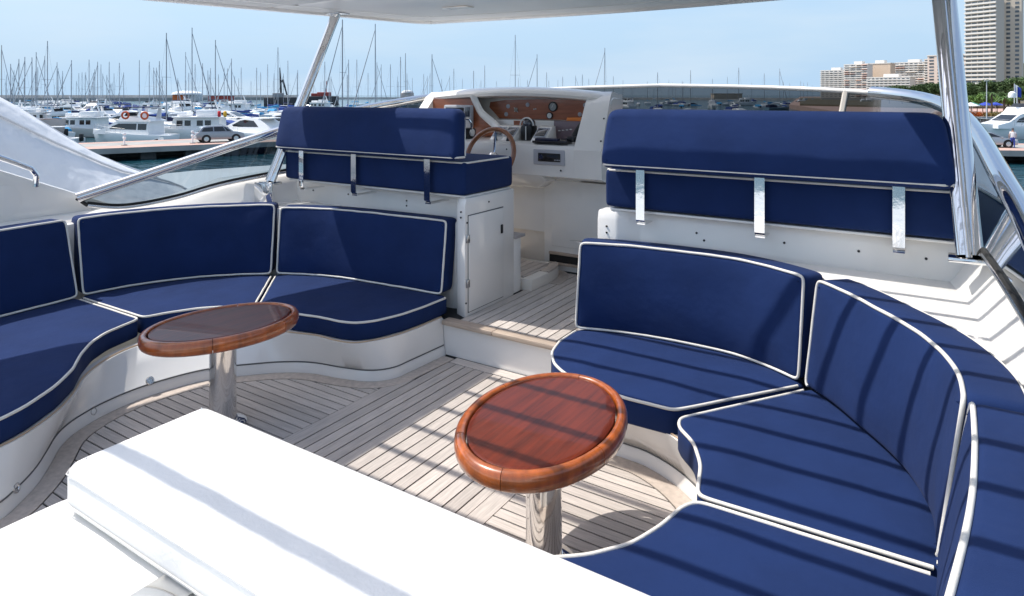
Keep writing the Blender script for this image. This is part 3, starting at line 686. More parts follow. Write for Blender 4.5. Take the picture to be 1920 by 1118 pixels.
# compass
cmps = MB().rbox((-.755, 4.68, 1.29), (.105, .10, .125), .014).build('compass_base', black, hc)
MB().lathe([(.052, 1.35), (.055, 1.362), (.050, 1.385), (.034, 1.402), (.012, 1.41), (.001, 1.411)], 24, Matrix.Translation((-.755, 4.68, 0))).build('compass_dome', screenm, cmps)
MB().tube([(-.755+.062*cos(a), 4.645, 1.352+.062*sin(a)) for a in [pi*i/16 for i in range(17)]], .006, 8).build('compass_ring', dialw, cmps)
MB().box(-.7595, -.7505, 4.6285, 4.632, 1.235, 1.345).build('compass_strip', dialw, cmps)
# display pods
tilt = Matrix.Rotation(radians(-38), 4, 'X')
for x, w_ in ((-1.0, .115), (-.885, .115), (-.60, .13)):
    o = MB().prism([(4.545, 1.228), (4.56, 1.245), (4.68, 1.345), (4.735, 1.35), (4.75, 1.228)], x-w_/2, x+w_/2, 'x').build('display_pod', gel, hc, bev=.008)
    c_ = Vector((x, 4.617, 1.2985)); MB().rbox(c_, (w_*.84, .112, .006), .002, Matrix.Rotation(radians(39.8), 4, 'X')).build('bezel', greyp, o)
    MB().rbox(c_+Vector((0, -.0025, .003)), (w_*.68, .085, .006), .001, Matrix.Rotation(radians(39.8), 4, 'X')).build('screen', screenm, o)
for x in (-.985, -.865): MB().tube([(x, 4.535, 1.228), (x, 4.535, 1.255), (x-.002, 4.54, 1.30)], [.016, .011, .008], 10).build('joystick', black, hc)
# switch panel, handset on its tray, radio
MB().rbox((-.46, 4.80, 1.315), (.25, .03, .15), .006).build('switch_panel', mauve, hc)
for k in range(4): MB().rbox((-.53+.035*k, 4.782, 1.31+.004*k), (.02, .012, .008), .003).build('switch', dialw, hc)
MB().rbox((-.40, 4.86, 1.395), (.17, .09, .045), .01).build('orange_case', orange, hc)
MB().rbox((-.44, 4.50, 1.238), (.30, .10, .018), .006).build('handset_tray', black, hc); MB().rbox((-.48, 4.50, 1.255), (.20, .055, .022), .008).build('handset_cradle', mat('dark_navy_plastic', (.012, .014, .045), .35), hc)
hs = [Vector(p) for p in ((-.315, 4.60, 1.25), (-.30, 4.62, 1.30), (-.27, 4.68, 1.38), (-.245, 4.76, 1.44), (-.235, 4.80, 1.455))]
MB().tube(cr(hs, 5), .024, 10, rb=.016).build('handset', black, hc); MB().rbox((-.30, 4.56, 1.262), (.07, .06, .045), .015).build('handset_mouthpiece', black, hc)
MB().rbox((-.245, 4.79, 1.44), (.06, .05, .06), .02).build('handset_earpiece', black, hc)
o = MB().rbox((-.435, 4.447, 1.125), (.275, .016, .118), .02, seg=3).build('radio', greyp, hc)
MB().rbox((-.43, 4.438, 1.125), (.192, .012, .064), .004).build('radio_face', black, o)
q = Matrix.Translation((-.492, 4.431, 1.128)) @ Matrix.Rotation(pi/2, 4, 'X'); MB().lathe([(.02, 0), (.019, .012), (.001, .012)], 20, q).build('knob', chrome2, o)
MB().rbox((-.40, 4.4315, 1.134), (.095, .003, .022), .001).build('radio_display', screenm, o)
for k in range(3): MB().rbox((-.375+.018*k, 4.4315, 1.108), (.012, .003, .008), .001).build('radio_button', greyp, o)
for x, z in ((-.82, 1.17), (-.335, 1.03), (-.03, 1.26), (-.08, 1.42)):
    stud((x, 4.448 if z < 1.2 else 4.47+(z-1.225)-.004, z), (0, -1, .0 if z < 1.2 else .9), .007, black, hc)
# chart plotter and throttle on the left dash
o = MB().rbox((-1.53, 4.755, 1.41), (.30, .05, .20), .012).build('chart_plotter', greyp, hc); MB().rbox((-1.555, 4.729, 1.405), (.20, .006, .165), .002).build('screen', black, o); MB().rbox((-1.415, 4.729, 1.45), (.05, .006, .085), .002).build('keypad', screenm, o)
th = MB().rbox((-1.34, 4.60, 1.275), (.13, .15, .09), .02).build('throttle', black, hc)
for s in (-1, 1):
    MB().tube([(-1.34+s*.068, 4.60, 1.28), (-1.34+s*.075, 4.585, 1.36), (-1.34+s*.06, 4.57, 1.395), (-1.34+s*.02, 4.565, 1.40)], .010, 8).build('lever', chrome, th)
    MB().lathe([(.03, -.008), (.03, .008), (.001, .012)], 16, Matrix.Translation((-1.34+s*.072, 4.60, 1.28)) @ Matrix.Rotation(pi/2*s, 4, 'Y')).build('lever_boss', dialw, th)
# steering wheel
wm = Matrix.Translation((-.855, 4.265, 1.135)) @ Matrix.Rotation(radians(90-22), 4, 'X')
sw = MB(); sw.tube([wm @ Vector((.212*cos(a), .212*sin(a), 0)) for a in [2*pi*i/64 for i in range(64)]], .019, 12, True)
sw = sw.build('steering_wheel', mat('wheel_wood', (.26, .085, .025), .3, var=.2, vscale=20, coat=.8), hc, ang=80)
spk = mat('spoke_steel', (.60, .70, .85), .12, metal=1)
for a in (90, 205, 335):
    a = radians(a); MB().tube([wm @ Vector((r_*cos(a), r_*sin(a), z_)) for r_, z_ in ((.0, -.045), (.05, -.045), (.15, -.018), (.205, 0))], .0085, 8).build('spoke', spk, sw)
MB().lathe([(.04, -.07), (.042, -.05), (.038, -.036), (.02, -.03), (.001, -.03)], 24, wm).build('hub', chrome, sw)
MB().lathe([(.03, -.22), (.03, -.06)], 16, wm).build('steering_shaft', black, sw)

# ------------------------------------------------------------------ windscreen with side screens
RAIL = {1: [(2.37, 1.98, .945), (2.36, 2.3, 1.02), (2.33, 2.9, 1.155), (2.28, 3.4, 1.275), (2.22, 4.0, 1.415)], -1: [(2.82, 2.22, .905), (2.71, 2.6, 1.02), (2.55, 3.0, 1.155), (2.36, 3.42, 1.295), (2.24, 4.0, 1.43)]}
BOT = {1: [(2.33, 2.05, .895), (2.31, 2.35, .905), (2.26, 2.9, .94), (2.20, 3.4, .975), (2.12, 4.0, 1.03)], -1: [(2.80, 2.28, .85), (2.74, 2.5, .812), (2.62, 2.8, .848), (2.40, 3.12, .945), (2.15, 4.0, 1.04)]}
for k_ in (1, -1):
    RAIL[k_] += [(2.13, 4.5, 1.515), (1.93, 4.98, 1.585), (1.5, 5.33, 1.628), (.8, 5.56, 1.662), (0, 5.64, 1.682)]; BOT[k_] += [(2.02, 4.5, 1.09), (1.83, 4.92, 1.13), (1.43, 5.24, 1.15), (.75, 5.45, 1.16), (0, 5.52, 1.165)]
ws = thing('windscreen', 'wrap-around tinted windscreen with steel top rail round the flybridge', 'windscreen', (0, 4.5, .9))
for s in (-1, 1):
    m_ = lambda p: Vector((s*p.x, p.y, p.z)); top = cr(RAIL[s], 6); bot = cr(BOT[s], 6)
    T_ = [m_(p) for p in top]; B_ = [m_(p) for p in bot]
    MB().tube(T_[:41], .036 if s < 0 else .042, 12, up=(0, 0, 1)).build('side_rail', chrome, ws, ang=60); MB().tube(T_[40:], .017, 10, up=(0, 0, 1)).build('front_rail', gel, ws, ang=60)
    MB().tube(B_, .013, 8).build('bottom_trim', chrome2, ws, ang=60)
    MB().tube([p+Vector((0, 0, .018)) for p in B_], .009, 6).build('seal', rubber, ws)
    cuts = [0, 24, 42, 54]
    for a, b_ in zip(cuts, cuts[1:]):
        mb = MB(); k = b_-a+1
        mb.loft([[T_[i] for i in range(a, b_+1)], [B_[i] for i in range(a, b_+1)]], closed=False, caps=False)
        mb.build('pane', tint if a < 24 else smoke, ws, ang=60)
    for c_ in cuts[1:-1]:
        if c_ == 24: continue
        p, q = T_[c_], B_[c_]; MB().tube([p, q], .022, 6).build('mullion', gelc, ws)
    MB().tube([T_[0], B_[0]], .012, 8).build('end_trim', rubber, ws)

# ------------------------------------------------------------------ hardtop on steel posts with a louvred opening
ht = thing('hardtop', 'pale hardtop on leaning steel posts, its opening crossed by thin bars', 'hardtop', (0, 3, 2.25))
ZR = 2.25
edge = [(-2.9, .75), (-2.83, 1.1), (-2.66, 2.0), (-2.47, 2.75), (-2.25, 3.6), (-2.02, 4.45), (-1.95, 4.68), (-1.86, 4.76), (-1.7, 4.80), (0, 4.93), (1.7, 4.80), (1.86, 4.76), (1.95, 4.68), (2.02, 4.45), (2.25, 3.6), (2.47, 2.75), (2.66, 2.0), (2.83, 1.1), (2.9, .75)]
def roof_piece(poly, name, nb):
    mb = MB(); n = len(poly); mb.prism(poly, ZR+.012, ZR+.085); return mb.build(name, roofm, ht, bev=nb)
OY = 3.32
fr = [p for p in edge if p[1] > OY]
roof_piece([(-2.325, OY)]+fr+[(2.325, OY)], 'front_panel', .03)
roof_piece([(-1.48, .82), (-2.9, .82)]+[p for p in edge if p[0] < 0 and .9 < p[1] < OY]+[(-2.325, OY-.004), (-1.48, OY-.004)], 'side_panel', .02)
roof_piece([(1.48, .82), (2.9, .82)]+[p for p in edge if p[0] > 0 and .9 < p[1] < OY][::-1]+[(2.325, OY-.004), (1.48, OY-.004)], 'side_panel', .02)
lip = cr([Vector((x*.985, y-.03, ZR+.014)) for x, y in edge], 4)
MB().tube(lip, .022, 8, up=(0, 0, 1), rb=.05).build('edge_moulding', roofm, ht, ang=70)
inn = cr([Vector((x*.86, y-.34 if y > 4 else y-.1, ZR+.013)) for x, y in edge[2:-2]], 4)
MB().tube(inn, .006, 6, rb=.02, up=(0, 0, 1)).build('ceiling_moulding', roofm, ht, ang=70)
for x in (-1.0, .2, 1.2): MB().rbox((x, 4.05, ZR+.011), (.22, .12, .010), .004).build('ceiling_panel', gelc, ht)
MB().rbox((0, .79, ZR+.04), (5.7, .05, .06), .01).build('cross_beam', roofm, ht)
for k in range(10): MB().rbox((0, 1.1975+.2175*k, ZR+.045), (2.98, .034, .03), .005).build('louvre_bar', alu, ht)
for s in (-1, 1):
    pb_ = Vector((s*2.175, 3.27, .95)); pt_ = Vector((s*2.07, 3.83, ZR+.02))
    pp = [pb_.lerp(pt_, k/8) for k in range(9)]
    MB().tube(pp, .050, 20, up=(1, 0, 0), rb=.030).build('post', chrome, ht, ang=70)
    MB().tube([p+Vector((-s*.004, -.030, 0)) for p in pp], .012, 10, up=(1, 0, 0), rb=.006).build('post_rib', chrome, ht, ang=70)
    MB().rbox(pt_+Vector((0, -.01, -.012)), (.20, .12, .014), .004).build('post_flange', chrome2, ht)
    MB().rbox(pb_+Vector((0, .0, -.012)), (.15, .10, .02), .005).build('post_foot', chrome, ht)
    if s < 0: MB().rbox(pb_+Vector((.02, -.075, -.10)), (.20, .012, .19), .004).build('foot_plate', chrome, ht)
    MB().rbox((s*2.58, .80, 1.55), (.12, .3, 1.55), .03).build('rear_leg', roofm, ht)

# ------------------------------------------------------------------ boats of the marina
def hull_rings(L, B, fb0, fb1, keel=-.4, n=9):
    R = []
    for i in range(n):
        q = i/(n-1); y = -L/2+L*q; hw = B/2*(1-max(0, (q-.45)/.55)**2.2)*(.92+.08*min(1, q*4)); hw = max(hw, .04); z = fb0+(fb1-fb0)*q**1.6
        wl_ = hw*(.86-.35*max(0, q-.5)); yy = y+(.9 if q > .98 else 0)*0
        R.append([(-wl_*.6, y-(L*.05*q**3), keel), (wl_*.6, y-(L*.05*q**3), keel), (wl_, y-(L*.035*q**3), .12), (hw, y, z*.8), (hw*.985, y, z), (-hw*.985, y, z), (-hw, y, z*.8), (-wl_, y-(L*.035*q**3), .12)])
    return R
def cabin(mb, prof, w0, w1):     # side profile (y, z) extruded across, narrower at the top
    z0 = min(p[1] for p in prof); z1 = max(p[1] for p in prof)
    f = lambda z: w0+(w1-w0)*(z-z0)/(z1-z0); n = len(prof)
    mb.add([(-f(z), y, z) for y, z in prof]+[(f(z), y, z) for y, z in prof], [tuple(range(n)), tuple(range(2*n-1, n-1, -1))]+[(i, i+n, (i+1) % n+n, (i+1) % n) for i in range(n)])
    return f
def sides(name, quads, f, m, parent, off=.015):
    for s in (-1, 1):
        for q in quads:
            P = [(s*(f(z)+off), y, z) for y, z in q]; P2 = [(s*(f(z)-.03), y, z) for y, z in q]; n = len(q)
            MB().add(P+P2, [tuple(range(n)), tuple(range(2*n-1, n-1, -1))]+[(i, (i+1) % n, (i+1) % n+n, i+n) for i in range(n)]).build(name, m, parent)
def rail(mb, L, B, fb0, fb1, q0=.5, h=.6):
    for s in (-1, 1):
        pts = []
        for i in range(8):
            q = q0+(.97-q0)*i/7; hw = max(.04, B/2*(1-max(0, (q-.45)/.55)**2.2))*.95; z = fb0+(fb1-fb0)*q**1.6; p = (s*hw, -L/2+L*q, z); pts.append((p[0], p[1], z+h)); mb.tube([p, pts[-1]], .014, 4)
        mb.tube(pts, .016, 4)
def motor_boat(style, hullm=white, canvas=None):
    t = thing('motor_boat', '-', 'boat')
    if style == 'flybridge':
        L, B = 11, 3.7; MB().loft(hull_rings(L, B, 1.15, 1.75)).build('hull', hullm, t)
        mb = MB(); f = cabin(mb, [(-3.6, 1.1), (-3.6, 2.75), (.9, 2.75), (1.3, 2.65), (2.6, 1.9), (4.2, 1.55), (4.2, 1.2)], 1.45, 1.25); mb.build('cabin', white, t)
        sides('window', [[(-1.9, 1.75), (-1.9, 2.5), (.6, 2.5), (1.5, 2.2), (1.9, 1.85)], [(-3.3, 1.75), (-3.3, 2.5), (-2.1, 2.5), (-2.1, 1.75)]], f, darkw, t)
        MB().add([(-1.0, 1.36, 2.62), (1.0, 1.36, 2.62), (1.15, 2.5, 2.0), (-1.15, 2.5, 2.0)], [(0, 1, 2, 3)]).build('front_window', darkw, t)
        mb = MB(); cabin(mb, [(-3.9, 2.75), (-3.9, 2.87), (-2.9, 3.15), (-1.6, 3.3), (.3, 3.45), (.7, 2.9), (1.0, 2.75)], 1.4, 1.25); mb.build('flybridge', white, t)
        MB().loft([[(-1.1, .1, 3.4), (1.1, .1, 3.4)], [(-1.0, -.25, 3.85), (1.0, -.25, 3.85)]], closed=False, caps=False).build('wind_deflector', darkw, t)
        mb = MB()
        for s in (-1, 1): mb.add([(s*1.3, -3.2, 3.0), (s*1.3, -2.5, 3.1), (s*1.15, -3.4, 4.35), (s*1.15, -3.0, 4.35), (s*1.2, -3.2, 3.0), (s*1.2, -2.5, 3.1), (s*1.05, -3.4, 4.35), (s*1.05, -3.0, 4.35)], [(0, 1, 3, 2), (4, 6, 7, 5), (0, 2, 6, 4), (1, 5, 7, 3)])
        mb.box(-1.2, 1.2, -3.45, -2.95, 4.33, 4.45); mb.build('radar_arch', white, t)
        if canvas: MB().rbox((0, -1.6, 4.5), (2.4, 2.9, .12), .05).build('bimini', canvas, t)
        m2 = MB(); rail(m2, L, B, 1.15, 1.75); m2.build('rail', chrome2, t)
    elif style == 'sport':
        L, B = 13, 3.9; MB().loft(hull_rings(L, B, 1.2, 1.7)).build('hull', hullm, t)
        pr_ = [(-5.6, 1.15), (-5.4, 1.7), (-3.2, 2.95), (-1.6, 3.15), (.3, 2.95), (2.4, 2.1), (4.6, 1.65), (4.6, 1.2)]
        mb = MB(); f = cabin(mb, pr_, 1.6, 1.15); mb.build('superstructure', white, t, ang=60)
        sides('window', [[(-3.2, 2.0), (-2.2, 2.75), (-.6, 2.85), (.2, 2.75), (1.6, 2.15), (1.2, 1.95)], [(2.0, 1.75), (2.4, 1.95), (3.9, 1.7), (3.2, 1.6)]], f, darkw, t)
        MB().add([(-.95, .45, 2.93), (.95, .45, 2.93), (1.2, 2.3, 2.17), (-1.2, 2.3, 2.17)], [(0, 1, 2, 3)]).build('front_window', darkw, t)
        MB().rbox((0, -3.8, 3.1), (2.5, 2.0, .1), .04).build('spoiler', white, t)
        m2 = MB(); rail(m2, L, B, 1.2, 1.7); m2.build('rail', chrome2, t)
    elif style == 'trawler':
        L, B = 11, 4.0; MB().loft(hull_rings(L, B, 1.35, 2.0)).build('hull', hullm, t)
        mb = MB(); f = cabin(mb, [(-4.4, 1.3), (-4.4, 3.05), (1.2, 3.05), (1.6, 1.9), (3.6, 1.75), (3.6, 1.4)], 1.55, 1.45); mb.build('cabin', white, t)
        sides('window', [[(a, 2.0), (a, 2.7), (a+.75, 2.7), (a+.75, 2.0)] for a in (-3.4, -2.4, -.9, .1)], f, darkw, t)
        MB().rbox((0, -1.9, 3.12), (3.9, 6.4, .14), .05).build('roof', white, t)
        MB().rbox((0, -2.6, 3.62), (2.7, 2.3, .85), .12).build('flybridge', white, t); MB().rbox((0, .3, 3.5), (2.4, 1.2, .55), .1).build('roof_box', white, t)
        MB().tube([(0, -4.2, 3.2), (0, -3.4, 5.3)], .12, 6).build('mast', white, t)
        m2 = MB(); rail(m2, L, B, 1.35, 2.0); m2.build('rail', chrome2, t)
    else:
        L, B = 7.5, 2.6; MB().loft(hull_rings(L, B, .85, 1.2)).build('hull', hullm, t)
        mb = MB(); f = cabin(mb, [(-.4, .85), (-.2, 1.75), (.3, 1.7), (1.2, 1.3), (2.4, 1.1), (2.4, .9)], .95, .8); mb.build('cuddy', white, t)
        sides('window', [[(-.1, 1.25), (-.05, 1.62), (.3, 1.58), (.95, 1.3)]], f, darkw, t)
        if canvas: MB().loft([[(-1.05, y, .95), (-.9, y, z), (.9, y, z), (1.05, y, .95)] for y, z in ((-3.3, 1.25), (-2, 1.75), (-.2, 1.85), (.3, 1.5))]).build('cockpit_cover', canvas, t)
        else: MB().rbox((0, -1.2, 2.2), (2.0, 1.9, .08), .03).build('bimini', white, t)
        MB().rbox((0, -3.9, .9), (.45, .4, .9), .1).build('outboard', black, t)
    return t
def sail_boat(canvas, hullm, H, L, boomcol, dark, jib=True):
    t = thing('sailing_boat', '-', 'sailing boat'); B = L*.31
    MB().loft(hull_rings(L, B, 1.0, 1.3)).build('hull', hullm, t)
    mb = MB(); f = cabin(mb, [(-L*.12, 1.0), (-L*.12, 1.6), (L*.1, 1.6), (L*.28, 1.25), (L*.28, 1.05)], B*.3, B*.25); mb.build('cabin', white, t)
    sides('window', [[(-L*.1, 1.25), (-L*.1, 1.45), (L*.08, 1.45), (L*.12, 1.25)]], f, darkw, t)
    mr = .10; my = L*.07
    MB().tube([(0, my, 1.0), (0, my, H)], [mr, mr*.75], 6).build('mast', dark, t)
    MB().tube([(0, my, 2.3), (0, my-L*.38, 2.35)], [.06, .06], 6).build('boom', dark, t)
    MB().tube([(0, my-.1, 2.75), (0, my-L*.12, 2.7), (0, my-L*.36, 2.5)], [.32, .26, .14], 8).build('sail_cover', boomcol, t)
    if jib: MB().tube([(0, my+.05, H*.94), (0, L*.47, 1.3)], [.05, .11], 5).build('furled_sail', dark, t)
    s2 = MB()
    for a in (-1, 1):
        s2.tube([(0, my, H*.97), (a*B*.3, my-.1, H*.55), (a*B*.46, my-.1, 1.1)], .011, 3); s2.tube([(0, my, H*.55), (a*B*.3, my-.1, H*.55)], .03, 3)
    s2.build('rigging', rig, t)
    if canvas: MB().loft([[(-B*.36, y, 1.05), (-B*.3, y, z), (B*.3, y, z), (B*.36, y, 1.05)] for y, z in ((-L*.46, 1.9), (-L*.3, 2.1), (-L*.12, 1.9))]).build('cockpit_cover', canvas, t)
    return t
PRO = {
 'fly': motor_boat('flybridge'), 'flyb': motor_boat('flybridge', canvas=blue3), 'sport': motor_boat('sport'), 'trawler': motor_boat('trawler'), 'trawlc': motor_boat('trawler', cream),
 'openb': motor_boat('open', canvas=blue1), 'openl': motor_boat('open', canvas=blue2), 'openw': motor_boat('open'), 'opengr': motor_boat('open', greyh, canvas=blue3),
 's0': sail_boat(blue1, white, 16, 11, blue1, alu), 's1': sail_boat(blue2, white, 16, 11, blue2, alu), 's2': sail_boat(None, white, 16, 11, blue3, alu), 's3': sail_boat(blue3, blueh, 16, 10, white, alu), 's4': sail_boat(blue1, white, 16, 11, blue1, alu, False), 's5': sail_boat(None, white, 16, 11, blue2, alu, False)}
index_kids(); USED = set()
def put(key, u, t, yaw, label, group=None, sc=1.0, z=WATER, szz=None, name=None):
    o = PRO[key] if key not in USED else copy_tree(PRO[key]); USED.add(key)
    o.location = W(u, t, z); o.rotation_euler = (0, 0, YAW+radians(yaw)); o.scale = (sc, sc, szz or sc)
    o['label'] = label
    if group: o['group'] = group
    elif 'group' in o: del o['group']
    if name: o.name = name
    return o
# yaw: 90 = bow to the left of the picture, -90 = bow to the right, 0 = bow away
put('flyb', 246, 83, 78, 'white flybridge cruiser with two orange lifebuoys, bow left beside the quay')
for du, hh in ((-19, 3.55), (17, 3.5)):
    q = Matrix.Translation(W(254+du, 80.6, WATER+hh)) @ Matrix.Rotation(YAW, 4, 'Z') @ Matrix.Rotation(pi/2, 4, 'X')
    MB().tube([q @ Vector((.40*cos(a), .40*sin(a), 0)) for a in [2*pi*i/16 for i in range(16)]], .12, 6, True).build('lifebuoy', buoy)
    tag(bpy.context.scene.collection.objects[-1], 'orange lifebuoy on the %s end of the flybridge cruiser' % ('bow' if du < 0 else 'stern'), 'lifebuoy', 'orange lifebuoys')
put('trawler', 352, 88, 96, 'white trawler yacht with square windows behind the parked car')
put('sport', 468, 86, 62, 'sleek white sports yacht with long dark windows, bow to the left of the bench')
put('sport', 530, 104, 70, 'white sports yacht partly hidden by the blue backrest')
put('sport', 432, 120, -100, 'white sports yacht pointing right behind the quay')
put('trawlc', 142, 96, 88, 'cream cabin boat with a broad flat roof behind the moored dinghies', sc=.9)
put('openl', 92, 92, 60, 'small white boat with a bright blue cover at the far left', sc=1.1)
put('openw', 88, 80, 95, 'small open white boat half hidden by the canvas cover')
put('fly', 236, 112, 90, 'white cruiser with a long pale canopy behind the lifebuoys')
put('opengr', 400, 76, 90, 'low grey dinghy alongside the quay by the parked car', sc=.6)
put('openw', 300, 77, 92, 'low white dinghy alongside the quay edge', sc=.62)
put('openb', 186, 101, 110, 'small white boat under a royal blue cover in the middle ranks')
# classic wooden yacht with varnished rail at the far left
cw = thing('classic_yacht', 'grey-hulled classic yacht with a varnished orange rail at the left edge', 'yacht', W(5, 80, WATER))
M0 = Matrix.Translation(W(8, 82, WATER)) @ Matrix.Rotation(YAW+radians(-90), 4, 'Z')
def put_rings(R): return [[M0 @ Vector(p) for p in g] for g in R]
MB().loft(put_rings([[(x, y, z*1.55) for x, y, z in g] for g in hull_rings(15, 4.2, 1.7, 2.0)])).build('hull', greyh, cw)
MB().loft(put_rings([[(x*1.04, y, z) for x, y, z in ((-2.08, y, 2.6), (2.08, y, 2.6), (2.08, y, 3.05), (-2.08, y, 3.05))] for y in (-7.4, -3, 1, 5.2)])).build('varnished_rail', brownw, cw)
MB().add([M0 @ Vector(p) for p in [(-1.7, -6, 4.1), (1.7, -6, 4.1), (1.7, 4.5, 4.1), (-1.7, 4.5, 4.1), (-1.7, -6, 4.25), (1.7, -6, 4.25), (1.7, 4.5, 4.25), (-1.7, 4.5, 4.25)]], [(0, 3, 2, 1), (4, 5, 6, 7), (0, 1, 5, 4), (1, 2, 6, 5), (2, 3, 7, 6), (3, 0, 4, 7)]).build('awning', white, cw)
mb = MB()
for y in (-5.5, -2, 1.5, 4): [mb.tube([M0 @ Vector((s*1.6, y, 3.0)), M0 @ Vector((s*1.6, y, 4.15))], .05, 5) for s in (-1, 1)]
mb.build('awning_post', white, cw)
for u_, m_, lab in ((411, redc, 'red folded cloth hanging on a boat behind the parked car'), (422, yellow, 'orange folded cloth hanging beside the red one behind the car')):
    p_ = W(u_, 84, WATER+3.6); o_ = MB().rbox(p_, (.42, .3, .75), .12).build('hanging_cloth', m_); tag(o_, lab, 'cloth')
# filling ranks
rnd = random.Random(11)
LM = [(-200, 'the left edge of the photo'), (89, 'the tall leftmost mast'), (160, 'the cream cabin boat'), (246, 'the lifebuoys'), (312, 'the mast with the slanting jib'), (361, 'the tallest mast above the car'), (404, 'the mast right of the car'), (468, 'the sleek sports yacht'), (528, 'the black crane'), (603, 'the red tug'), (642, 'the mast beside the post'), (704, 'the mast under the roof corner'), (764, 'the round-roofed shed'), (810, 'the windscreen corner'), (966, 'the notched mast'), (1134, 'the leaning mast'), (1232, 'the first mast through the windscreen'), (1362, 'the tan hall'), (1461, 'the last mast through the windscreen'), (1560, 'the waterfront blocks')]
LOOK = {'fly': 'white flybridge boat', 'flyb': 'flybridge boat with dark canopy', 'sport': 'low sleek white boat', 'trawler': 'white trawler-shaped boat', 'trawlc': 'cream trawler-shaped boat', 'openb': 'boat with royal blue cover', 'openl': 'boat with sky blue cover', 'openw': 'small open white boat', 'opengr': 'grey boat with dark cover'}
def where(u):
    k = min(LM, key=lambda q: abs(q[0]-u)); return ('left of ' if u < k[0]-4 else 'right of ' if u > k[0]+4 else 'in line with ')+k[1]
ORD = ['front', 'second', 'third', 'fourth', 'fifth', 'sixth', 'seventh', 'farthest']
ranks = [(98, (20, 60)), (118, (-10, 70, 110, 160, 205, 290, 330, 385, 470, 520)), (138, (10, 45, 95, 130, 178, 226, 262, 305, 350, 395, 440, 490, 545)), (160, (-5, 30, 66, 104, 140, 176, 214, 250, 290, 325, 360, 402, 440, 480, 520, 560)),
         (190, (20, 60, 98, 135, 172, 210, 245, 285, 322, 358, 395, 430, 470, 508, 545, 600, 640)), (230, (0, 40, 80, 118, 150, 190, 230, 270, 300, 340, 372, 410, 450, 490, 590, 625, 660, 700, 740)),
         (285, (1180, 1232, 1275, 1330, 1372, 1420, 1470, 1520, 600, 650, 690, 720, 770, 800)), (380, (1165, 1200, 1250, 1300, 1345, 1390, 1440, 1500, 1560, 1620))]
mix = ['fly', 'openb', 'sport', 'openl', 'flyb', 'openb', 'flyb', 'openb', 'trawler', 'opengr', 'openl', 'openl']
for u, t_, k, lab in ((62, 104, 'openl', 'boat under a wide sky blue cover near the left edge'), (104, 110, 'openl', 'boat under a sky blue cover left of the cream cabin boat'), (150, 112, 'openb', 'boat under a royal blue cover above the cream cabin boat'), (198, 108, 'openb', 'boat under a royal blue cover left of the lifebuoys'), (290, 104, 'openl', 'boat under a sky blue cover between cruiser and trawler'), (398, 100, 'openb', 'boat under a royal blue cover behind the red cloth'), (40, 122, 'openb', 'boat under a royal blue cover above the classic yacht')):
    put(k, u, t_, rnd.choice((85, 95, -88))+rnd.uniform(-10, 10), lab, 'boats with blue covers in the second rank', sc=1.25)
for t_, us in ranks:
    for u in us:
        k = rnd.choice(mix)
        if (t_, u) == (138, 45): k = 'trawler'
        g = ('boats in the far ranks seen through the windscreen', 'small white motor boat far off, seen through the windscreen') if u > 1000 else ('boats in the rear ranks of the marina', 'white motor boat among the crowded rear ranks at left') if u < 560 else ('boats in the ranks behind the left post', 'white motor boat far off between the post and the console')
        put(k, u+rnd.uniform(-6, 6), t_*rnd.uniform(.95, 1.05), rnd.choice((-8, 172, 5, 90, 80, -95))+rnd.uniform(-12, 12), '%s, %s rank, %s' % (LOOK[k], ORD[[q[0] for q in ranks].index(t_)], where(u)), g[0], sc=rnd.uniform(.85, 1.1))
# masts measured in the photograph: bearing, height of the tip above the horizon in pixels, side of the furled jib
masts = [(3, 85, 1), (20, 120, 1), (35, 111, -1), (46, 107, -1), (60, 108, -1), (68.5, 98, 1), (84, 105, -1), (89, 77, 0), (107, 117, -1), (109, 128, 1), (134, 113, -1), (154, 136, -1), (160, 136, 1), (167, 112, 0), (183, 116, -1), (189, 121, 1), (200, 141, 1), (204.5, 116, 1), (214, 138, -1), (224, 118, -1), (232, 136, -1), (261, 113, 1), (280, 116, 0), (288, 127, 1), (293, 127, 1), (299, 115, 0), (143, 152, 1), (178, 130, -1), (24, 142, 1),
         (312, 62, 1), (361, 52, 1), (404, 75, 1), (348, 98, 1), (333, 147, 1), (380, 119, -1), (392, 140, 1), (397, 159, 1), (420.5, 127, -1), (434, 110, -1), (440, 143, 0), (452, 127, 1), (502, 121, -1), (521, 89, 0), (540, 114, -1), (557, 137, -1), (354, 137, 0), (366, 120, -1),
         (609, 116, 0), (642, 37, -1), (653.5, 112, -1), (669, 112, 0), (703.6, 45, -1), (690, 137, 0), (707, 117, 1), (715, 121, -1), (732, 121, 0), (751, 107, 0), (760, 100, 1), (773, 146, 1), (810, 102, 1), (851, 129, 0),
         (867, 148, 1), (888, 133, 0), (909, 123, -1), (902, 151, -1), (931, 152, 0), (966, 66, 0), (972, 146, -1), (1007, 102, -1), (989, 150, 0), (1025, 136, 0), (1029, 151, 0), (1046, 150, 1), (1055, 144, 0), (1079, 142, 1), (1092, 140, 0), (1104, 148, 0), (1134, 90, -1), (1150, 143, 0),
         (1168, 151, 1), (1233, 136, 0), (1254, 150, 1), (1279, 152, 0), (1295, 132, -1), (1336, 148, 0), (1364, 144, -1), (1385, 127, 0), (1433, 138, 0), (1462, 129, 1), (1185, 157, 0), (1214, 153, 0)]
r3 = random.Random(5)
masts += [(r3.uniform(0, 560), r3.uniform(126, 160), r3.choice((0, 0, 1, -1))) for _ in range(34)]+[(r3.uniform(570, 850), r3.uniform(128, 160), r3.choice((0, 0, 1, -1))) for _ in range(18)]+[(r3.uniform(1160, 1530), r3.uniform(150, 164), 0) for _ in range(12)]
